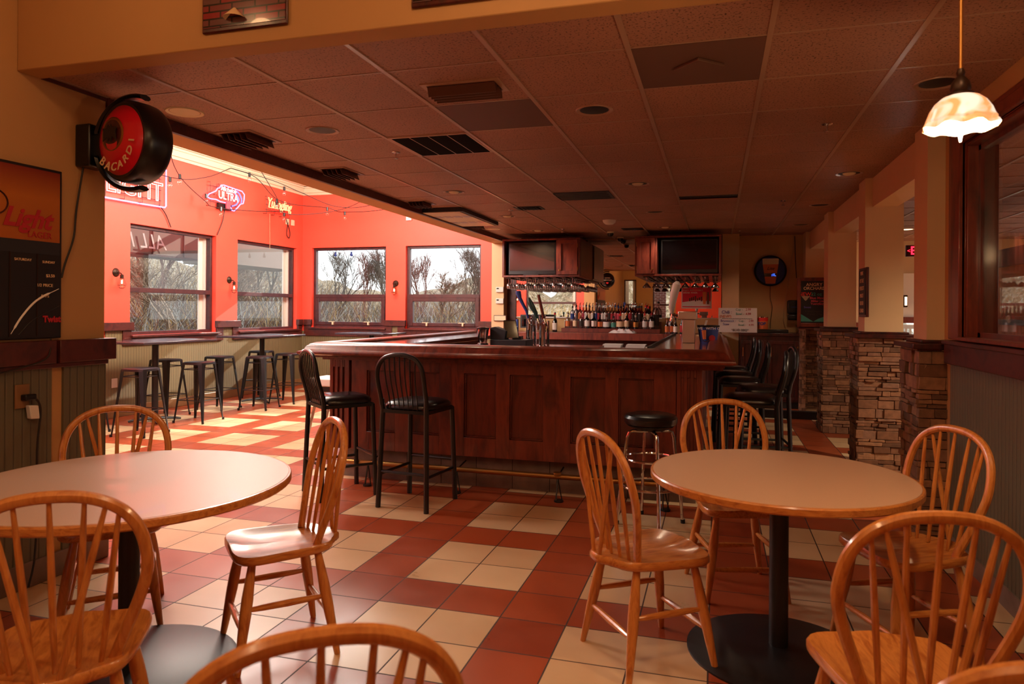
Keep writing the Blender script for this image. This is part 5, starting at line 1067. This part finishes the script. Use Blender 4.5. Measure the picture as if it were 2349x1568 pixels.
# ---------------------------------------------------------------- string lights
def strand(pts, bulbs, lab, seg=8):
    t = thing('string_lights', lab, 'string lights', pts[0], 0, 'string lights in the alcove')
    MB().tube(interp(pts, seg), .006, 5).build('wire', 'cord', t)
    for p in bulbs:
        MB().lathe([(0, .01), (.018, .01), (.020, -.05), (.014, -.055)], p, 10).build('socket', 'black_plastic', t); MB().lathe([(.013, -.05), (.030, -.085), (.032, -.105), (.018, -.135), (0, -.142)], p, 12).build('bulb', 'bulb_glass', t)
strand([(-6.5, 4.5, 3.6), (-6.9, 6.3, 3.25), (-7.0, 7.70, 3.17), (-7.1, 8.5, 3.32), (-7.3, 9.3, 3.62)], [(-7.0, 7.70, 3.16), (-6.98, 6.2, 3.25)], 'sagging string of clear bulbs passing behind the round red sign')
strand([(-4.5, 5.0, 3.7), (-6.2, 6.8, 3.42), (-6.95, 7.8, 3.22), (-7.2, 8.6, 3.0), (-7.35, 9.0, 2.97), (-7.3, 9.8, 3.02), (-7.2, 10.6, 3.12)], [(-6.95, 7.82, 3.22), (-7.3, 8.75, 3.12), (-7.2, 8.95, 2.95)], 'string of clear bulbs running behind the state shaped neon sign')
strand([(-7.3, 9.3, 3.62), (-7.0, 9.5, 3.50), (-7.0, 10.0, 3.26), (-6.9, 10.4, 3.2), (-6.62, 11.0, 3.22), (-6.3, 11.05, 3.14), (-5.3, 11.0, 3.2), (-4.2, 10.4, 3.6)], [(-7.05, 9.42, 3.55), (-7.0, 10.06, 3.23), (-6.62, 11.0, 3.22), (-6.3, 11.05, 3.14)], 'long string of clear bulbs from the moulding across the room corner')
strand([(-7.3, 9.3, 3.62), (-6.9, 9.8, 3.5), (-6.7, 10.3, 3.38), (-6.3, 10.8, 3.2), (-5.6, 10.9, 3.25), (-4.4, 10.6, 3.65)], [(-6.85, 10.05, 3.43)], 'upper string of clear bulbs crossing in front of the back wall')
strand([(-7.2, 9.9, 3.7), (-7.1, 10.2, 3.3), (-7.1, 10.4, 3.06), (-6.6, 10.8, 3.1), (-6.0, 10.9, 3.25), (-5.2, 10.5, 3.55)], [(-7.1, 10.2, 3.22), (-7.1, 10.42, 3.06)], 'short string of clear bulbs hanging over the script neon sign')
for x in (-6.83, -6.50):
    t = thing('glass_ornament', 'small blue glass ornament hanging in the left back window, %s one' % ('left' if x < -6.6 else 'right'), 'ornament', (x, YB + .05, 2.5)); MB().cyl((x, YB + .05, 2.54), (x, YB + .05, 2.49), .003, n=5).build('hook', 'black_metal', t); MB().lathe([(0, 0), (.02, -.02), (.012, -.035), (.028, -.06), (.02, -.085), (0, -.09)], (x, YB + .05, 2.50), 12).build('glass_body', 'text_blue', t)
#PART5
# ---------------------------------------------------------------- windsor chairs (local: faces +X, base at origin)
def seat_outline(n=56):
    out = []
    for i in range(n):
        a = 2 * pi * i / n; c, s = cos(a), sin(a); k = (abs(c) ** 4.5 + abs(s) ** 4.5) ** (-1 / 4.5)
        x, y = .205 * c * k, .218 * s * k
        y *= 1 - .11 * (1 - x / .205)
        if c < -.86: x -= .045 * ((-c - .86) / .14) ** .6 * (1 if abs(y) < .05 else .55)
        out.append((x, y))
    return out
def windsor(lab):
    t = thing('windsor_chair', lab, 'chair', (0, 0, 0), 0, 'wooden windsor chairs at the round tables')
    ol = seat_outline(); n = len(ol); mb = MB(); vs = []
    rings = [(0, .436, 1), (.35, .434, 1), (.7, .438, 1), (.90, .449, 1), (.975, .451, 1), (1.0, .443, 1), (1.0, .425, 0), (.96, .415, 0), (0, .414, 0)]
    for k, z, top in rings:
        for x, y in ol:
            zz = z + (.008 * math.exp(-((y / .05) ** 2)) * max(0, x / .2) * k if top else 0); vs.append((x * k, y * k, zz))
    mb.add(vs, [(i * n + j, i * n + (j + 1) % n, (i + 1) * n + (j + 1) % n, (i + 1) * n + j) for i in range(len(rings) - 1) for j in range(n)]); mb.build('seat', 'oak', t, local=True, smooth=50)
    L = [((sx * (.13 if sx > 0 else .125), sy * .135, .425), (sx * .195, sy * .20, 0)) for sx, sy in ((1, 1), (1, -1), (-1, 1), (-1, -1))]
    for a, b2 in L:
        a = Vector(a); b2 = Vector(b2); pts = [a.lerp(b2, q) for q in (0, .12, .35, .5, .75, .95, 1)]
        MB().tube(pts, [.014, .017, .0225, .0225, .018, .0135, .012], 12).build('leg', 'oak_upright', t, local=True)
    at = lambda i, z: Vector(L[i][0]).lerp(Vector(L[i][1]), 1 - z / .425)
    for i, j, z in ((0, 2, .235), (1, 3, .235), (0, 1, .155), (2, 3, .165)):
        a, b2 = at(i, z), at(j, z); MB().tube([a.lerp(b2, q) for q in (0, .2, .5, .8, 1)], [.008, .012, .014, .012, .008], 10).build('stretcher', 'oak', t, local=True)
    lean = lambda z: -.122 - max(0, z - .44) * .24
    half = [(.135, .44), (.165, .52), (.20, .61), (.222, .69), (.222, .76), (.203, .83), (.16, .885), (.09, .92), (0, .93)]
    hoop = [(-y, z) for y, z in half] + [(y, z) for y, z in half[-2::-1]]
    pts = interp([(lean(z), y, z) for y, z in hoop], 5); mb = MB(); mb.tube(pts, .0165, 10, ref=(1, 0, .24), sx=.95, cap=True); mb.build('bow', 'oak_upright', t, local=True)
    def top_z(y):
        for (ya, za), (yb, zb) in zip(half[3:], half[4:]):
            if yb <= abs(y) <= ya + 1e-9: return za + (zb - za) * (ya - abs(y)) / max(1e-6, ya - yb)
        return .94
    for k in range(-2, 3):
        yb, yt = k * .053, k * .080; zt = top_z(yt) - .005
        a = Vector((-.165 + abs(yb) * .2, yb, .44)); b2 = Vector((lean(zt), yt, zt)); MB().tube([a.lerp(b2, q) for q in (0, .2, .5, .8, 1)], [.007, .0085, .0095, .008, .006], 8).build('spindle', 'oak_upright', t, local=True)
    for s in (-1, 1):
        zt = top_z(.125) - .004; a = Vector((-.232, s * .022, .435)); b2 = Vector((lean(zt) - .004, s * .13, zt)); MB().tube([a.lerp(b2, q) for q in (0, .2, .5, .8, 1)], [.008, .0095, .010, .009, .006], 8).build('brace_spindle', 'oak_upright', t, local=True)
    return t
ch = windsor('light wooden windsor chair at the left side of the right round table')
ch.location = (-.27, 2.95, 0); ch.rotation_euler = (0, 0, radians(36))
for x, y, rz, lab in ((.10, 3.80, -73, 'wooden windsor chair behind the right round table, facing the camera'), (.76, 3.28, 205, 'wooden windsor chair between the right round table and the stone column'),
                      (.485, 2.15, 100, 'wooden windsor chair at the lower right, its back toward the camera'), (.535, 1.365, 83, 'wooden windsor chair whose bow just shows at the bottom right corner'),
                      (-1.775, 2.585, 226, 'wooden windsor chair at the right of the left round table with glossy seat'), (-2.66, 2.59, -48, 'wooden windsor chair behind the left round table beside the dark wall'),
                      (-1.80, 1.60, 127, 'wooden windsor chair at the lower left, its back toward the camera'), (-.70, 1.13, 124, 'wooden windsor chair with only its bow showing at the bottom middle')):
    dup(ch, (x, y, 0), rz, lab)
# ---------------------------------------------------------------- round tables
def round_table(x, y, r, lab, z=.75):
    t = thing('round_table', lab, 'table', (x, y, 0), 0, 'round pedestal tables')
    MB().lathe([(0, 0), (r - .012, 0), (r - .010, -.004)], (x, y, z), 72).build('laminate_top', 'laminate', t)
    MB().lathe([(r - .011, -.001), (r - .004, -.0015), (r, -.007), (r, -.028), (r - .006, -.034), (0, -.034)], (x, y, z), 72).build('wood_edge', 'oak', t)
    MB().box(x - .20, x + .20, y - .035, y + .035, z - .05, z - .034).box(x - .035, x + .035, y - .20, y + .20, z - .05, z - .034).build('mounting_plate', 'black_powder', t)
    MB().cyl((x, y, .03), (x, y, z - .04), .038, n=24).build('pole', 'black_powder', t)
    rb = .37 if r < .58 else .40; MB().lathe([(rb, 0), (rb, .008), (rb - .02, .016), (.12, .035), (.05, .04), (0, .04)], (x, y, 0), 56).build('base', 'black_powder', t)
round_table(.256, 3.12, .527, 'round tan laminate table with wooden edge at the right, on a black pedestal'); round_table(-2.197, 2.217, .604, 'large round tan laminate table at the left beside the dark wall')
# ---------------------------------------------------------------- black bar stools with backs (local: faces +X)
def bar_stool(lab):
    t = thing('black_bar_stool', lab, 'bar stool', (0, 0, 0), 0, 'black metal bar stools with backs')
    n = 40; prof_ = [(0, .775), (.5, .772), (.8, .765), (.93, .752), (1.0, .735), (1.0, .715), (.95, .708), (0, .708)]; vs = []
    for k, z in prof_:
        for i in range(n):
            a = 2 * pi * i / n; c, s = cos(a), sin(a); q = (abs(c) ** 4 + abs(s) ** 4) ** (-.25); vs.append((.205 * c * q * k + .005, .205 * s * q * k, z))
    MB().add(vs, [(i * n + j, i * n + (j + 1) % n, (i + 1) * n + (j + 1) % n, (i + 1) * n + j) for i in range(len(prof_) - 1) for j in range(n)]).build('seat', 'black_vinyl', t, local=True, smooth=50)
    mb = MB(); r = .0125
    for a, b2 in (((-.19, -.18), (.19, -.18)), ((.19, -.18), (.19, .18)), ((.19, .18), (-.19, .18)), ((-.19, .18), (-.19, -.18))): mb.tube([(a[0], a[1], .695), (b2[0], b2[1], .695)], .018, 4, ref=(0, 0, 1))
    mb.build('seat_frame', 'black_metal', t, local=True)
    for sy in (-1, 1): MB().tube([(.19, sy * .18, .70), (.215, sy * .20, 0)], .019, 8).build('leg', 'black_metal', t, local=True)
    for sy in (-1, 1): MB().tube([(-.20, sy * .185, .78), (-.19, sy * .18, .70), (-.215, sy * .20, 0)], .019, 8).build('leg', 'black_metal', t, local=True)
    for a, b2, z in (((.21, -.19), (.21, .19), .30), ((-.205, -.19), (-.205, .19), .26), ((-.205, -.19), (.21, -.19), .24), ((-.205, .19), (.21, .19), .24)): MB().tube([(a[0], a[1], z), (b2[0], b2[1], z)], .011, 8).build('footrest', 'black_metal', t, local=True)
    bx_ = lambda z: -.20 - .02 * sin((z - .75) * 9) - max(0, z - .80) * .20
    hp = [(-.185, .74), (-.188, .80), (-.19, .87), (-.19, .95), (-.175, 1.02), (-.13, 1.075), (-.06, 1.10), (0, 1.105)]; hp = hp + [(-y, z) for y, z in hp[-2::-1]]
    MB().tube(interp([(bx_(z), y, z) for y, z in hp], 4), .0165, 10).build('back_hoop', 'black_metal', t, local=True)
    for k in range(-3, 4):
        y = k * .043; zt = 1.10 - (abs(y) / .19) ** 3 * .10 - .008; MB().tube([(bx_(z) , y * (.85 + .15 * (z - .7) / .4), z) for z in (.705, .78, .84, .90, .96, 1.02, zt)], .0052, 6).build('back_slat', 'black_metal', t, local=True)
    return t
bs = bar_stool('black metal bar stool with arched slatted back, turned toward the bar corner, left one'); bs.location = (-2.80, 4.86, 0); bs.rotation_euler = (0, 0, radians(50))
for x, y, rz, lab in ((-2.11, 4.78, 83, 'black metal bar stool with arched slatted back facing the bar front, right one'), (.27, 5.92, 176, 'black bar stool nearest the camera along the right side of the bar'), (.40, 6.72, 186, 'second black bar stool along the right side of the bar, pulled out slightly'),
                      (.24, 7.45, 180, 'third black bar stool along the right side of the bar'), (.20, 8.2, 180, 'fourth black bar stool along the right side of the bar'), (.18, 8.95, 180, 'farthest black bar stool along the right side of the bar')):
    dup(bs, (x, y, 0), rz, lab)
# chrome swivel stool
x, y = -.42, 4.78; t = thing('chrome_swivel_stool', 'round black cushioned swivel stool with chrome ring legs before the bar', 'bar stool', (x, y, 0))
MB().lathe([(0, .742), (.13, .74), (.165, .73), (.178, .712), (.178, .69), (.170, .672), (.15, .665), (0, .665)], (x, y, 0), 40).build('seat', 'black_vinyl', t); MB().lathe([(0, .63), (.09, .63), (.15, .655), (.16, .665), (0, .665)], (x, y, 0), 32).build('seat_plate', 'black_metal', t)
for k in range(4):
    a = radians(20 + 90 * k); c, s = cos(a), sin(a); MB().tube([(x + r * c, y + r * s, z) for r, z in ((.02, .622), (.12, .622), (.145, .612), (.158, .58), (.172, .45), (.205, .2), (.225, .012))], .0115, 10).build('leg', 'chrome', t)
    MB().cyl((x + .226 * c, y + .226 * s, 0), (x + .224 * c, y + .224 * s, .025), .015, n=10).build('foot_cap', 'rubber', t)
for r, z in ((.172, .44), (.195, .26)): MB().tube([(x + r * cos(i * pi / 20), y + r * sin(i * pi / 20), z) for i in range(40)], .009, 8, closed=True).build('foot_ring', 'chrome', t)
# ---------------------------------------------------------------- bistro tables in the alcove
def bistro(x, y, x0, x1, y0, y1, z, lab, ang):
    t = thing('bistro_table', lab, 'table', (x, y, 0), 0, 'tall black square tables in the alcove')
    MB().box(x0, x1, y0, y1, z - .028, z).build('table_top', 'dark_top', t, bevel=.006); MB().box(x - .18, x + .18, y - .18, y + .18, z - .045, z - .028).build('mounting_plate', 'black_powder', t)
    MB().cyl((x, y, .04), (x, y, z - .03), .038, n=20).build('pole', 'black_powder', t)
    mb = MB()
    for k in (0, 1):
        a = radians(ang + 90 * k); c, s = cos(a), sin(a); mb.tube([(x - c * .30, y - s * .30, .016), (x - c * .24, y - s * .24, .026), (x, y, .042), (x + c * .24, y + s * .24, .026), (x + c * .30, y + s * .30, .016)], [.022, .03, .036, .03, .022], 8, sx=.5, ref=(0, 0, 1))
    mb.build('cross_base', 'black_powder', t)
flat('dark_top', '3a3038', .22, coat=.3)
bistro(-6.80, 7.25, -7.2, -6.4, 6.65, 7.9, 1.02, 'tall dark square table by the left alcove window', 50); bistro(-6.75, 9.35, -7.1, -6.4, 8.75, 10.0, 1.02, 'tall dark square table by the second alcove window', 50); bistro(-5.70, 10.93, -6.15, -5.25, 10.48, 11.38, 1.03, 'tall dark square table in front of the left back window', 45)
def tolix(lab):
    t = thing('metal_stool', lab, 'stool', (0, 0, 0), 0, 'black metal backless stools in the alcove')
    mb = MB(); vs = []; n = 32; pr = [(0, .752), (.9, .752), (1, .745), (1.03, .72), (.98, .72), (0, .735)]
    for k, z in pr:
        for i in range(n):
            a = 2 * pi * i / n; c, s = cos(a), sin(a); q = (abs(c) ** 6 + abs(s) ** 6) ** (-1 / 6); vs.append((.152 * c * q * k, .152 * s * q * k, z))
    mb.add(vs, [(i * n + j, i * n + (j + 1) % n, (i + 1) * n + (j + 1) % n, (i + 1) * n + j) for i in range(len(pr) - 1) for j in range(n)]); mb.build('seat', 'black_metal', t, local=True)
    for sx in (-1, 1):
        for sy in (-1, 1):
            m = MB(); d = Vector((sx, sy, 0)).normalized(); w = Vector((-sy, sx, 0)).normalized(); top = Vector((sx * .135, sy * .135, .735)); bot = Vector((sx * .205, sy * .205, .015))
            vs = [top + w * .042 - d * .02, top + d * .006, top - w * .042 - d * .02, bot + w * .014 - d * .008, bot + d * .004, bot - w * .014 - d * .008]
            vs += [v - d * .004 for v in vs]; m.add(vs, [(0, 1, 4, 3), (1, 2, 5, 4), (6, 9, 10, 7), (7, 10, 11, 8), (0, 3, 9, 6), (2, 8, 11, 5), (0, 6, 7, 1), (1, 7, 8, 2), (3, 4, 10, 9), (4, 5, 11, 10)])
            m.cyl((bot.x, bot.y, 0), (bot.x, bot.y, .03), .015, n=8); m.build('leg', 'black_metal', t, local=True)
    for z, e in ((.28, .178), (.66, .142)):
        for a, b2 in (((-e, -e), (e, -e)), ((e, -e), (e, e)), ((e, e), (-e, e)), ((-e, e), (-e, -e))): MB().tube([(a[0], a[1], z), (b2[0], b2[1], z)], .006, 6).build('brace', 'black_metal', t, local=True)
    return t
tx = tolix('black metal stool at the left table partly hidden behind the pier'); tx.location = (-6.86, 6.22, 0); tx.rotation_euler = (0, 0, radians(10))
for x, y, rz, lab in ((-6.22, 6.42, 6, 'black metal stool nearest the camera at the left alcove table'), (-7.0, 7.65, 0, 'black metal stool by the wall behind the left alcove table pole'), (-6.28, 7.42, 4, 'black metal stool at the right side of the left alcove table'),
                      (-6.78, 8.42, 0, 'black metal stool at the near left side of the second alcove table'), (-6.26, 8.62, 8, 'black metal stool in front of the second alcove table pole'), (-7.05, 9.75, 0, 'black metal stool by the wall behind the second alcove table'), (-6.28, 9.35, 5, 'black metal stool at the right side of the second alcove table')):
    dup(tx, (x, y, 0), rz, lab)
# folding stand behind the left bar stool
t = thing('folding_stand', 'low white topped stand with grey slanted legs left of the bar', 'stand', (-3.95, 6.6, 0))
MB().box(-4.12, -3.62, 6.45, 6.85, .62, .70).build('top', 'white_plastic', t, bevel=.01); MB().box(-4.05, -3.7, 6.5, 6.8, .56, .62).build('frame', 'trim_black', t)
for x0, x1, y_ in ((-4.0, -4.15, 6.5), (-3.75, -3.62, 6.5), (-4.0, -4.15, 6.8), (-3.75, -3.62, 6.8)): MB().tube([(x0, y_, .58), (x1, y_, 0)], .016, 6).build('leg', 'steel', t)
# ---------------------------------------------------------------- side room
struct(MB().box(3.1, 3.25, 8.0, 10.9, 0, 1.30), 'wall_partition', 'bead_orange'); struct(MB().box(3.06, 3.29, 7.96, 10.94, 1.30, 1.36), 'trim_14', 'trim_wood'); struct(MB().box(3.12, 3.23, 8.27, 10.9, 1.36, 1.95), 'wall_partition_top', 'cream_paint'); struct(MB().box(3.05, 3.4, 7.6, 11.0, 1.95, 2.14), 'wall_soffit', 'grey_paint')
t = thing('exit_sign', 'red lit exit sign hanging from the side room ceiling', 'exit sign', (2.25, 9.0, 2.13)); MB().box(2.08, 2.42, 8.98, 9.02, 2.07, 2.20).build('housing', 'mahogany_dark', t, bevel=.005); MB().cyl((2.25, 9, 2.2), (2.25, 9, 2.61), .012).build('stem', 'black_metal', t); text('<', .06, 'exit_red', (2.09, 8.975, 2.133), FACE_CAM, t, align='LEFT'); text('EXIT', .13, 'exit_red', (2.125, 8.975, 2.133), FACE_CAM, t, bold=.003, align='LEFT', sx=.8)
for x, y, lab in ((2.6, 11.2, 'round lit ceiling light in the side room above the exit sign'), (3.35, 7.5, 'round lit ceiling light in the side room seen through the inside window'), (4.4, 5.5, 'round lit ceiling light deeper in the side room')):
    t = thing('recessed_ceiling_light', lab, 'ceiling light', (x, y, 2.62)); MB().lathe([(.08, 0), (.10, -.006), (.105, 0)], (x, y, 2.62), 24).build('trim_ring', 'ivory', t); MB().lathe([(0, -.012), (.08, -.003)], (x, y, 2.62), 20).build('lens', 'lamp_lit', t)
t = thing('wall_sconce', 'small dark wall lamp on the bright far wall of the side room', 'wall lamp', (2.97, 12.9, 1.6)); MB().box(2.95, 3.01, 12.86, 12.94, 1.52, 1.72).build('frame', 'bronze', t, bevel=.01); MB().cyl((2.98, 12.85, 1.55), (2.98, 12.85, 1.69), .018).build('tube_lamp', 'lamp_lit', t)
struct(MB().box(2.70, 3.92, 12.97, 12.99, 1.36, 2.08), 'window_9', 'white_paint'); struct(MB().box(2.74, 3.88, 13.05, 13.055, .12, 1.3), 'window_11', 'window_glass')
t = thing('side_room_chair', 'pale slat backed chair by the bright window of the side room', 'chair', (2.85, 11.9, 0))
MB().box(2.65, 3.07, 11.7, 12.1, .43, .46).build('seat', 'white_plastic', t)
for a, b2 in ((2.67, 11.72), (3.05, 11.72), (2.67, 12.08), (3.05, 12.08)): MB().box(a - .018, a + .018, b2 - .018, b2 + .018, 0, .43 if b2 > 12 else 1.25).build('leg', 'white_plastic', t)
mb = MB(); mb.box(2.67, 3.05, 11.71, 11.73, 1.19, 1.25)
for k in range(6): mb.box(2.71 + k * .058, 2.735 + k * .058, 11.712, 11.728, .46, 1.19)
mb.build('back_slats', 'white_plastic', t)
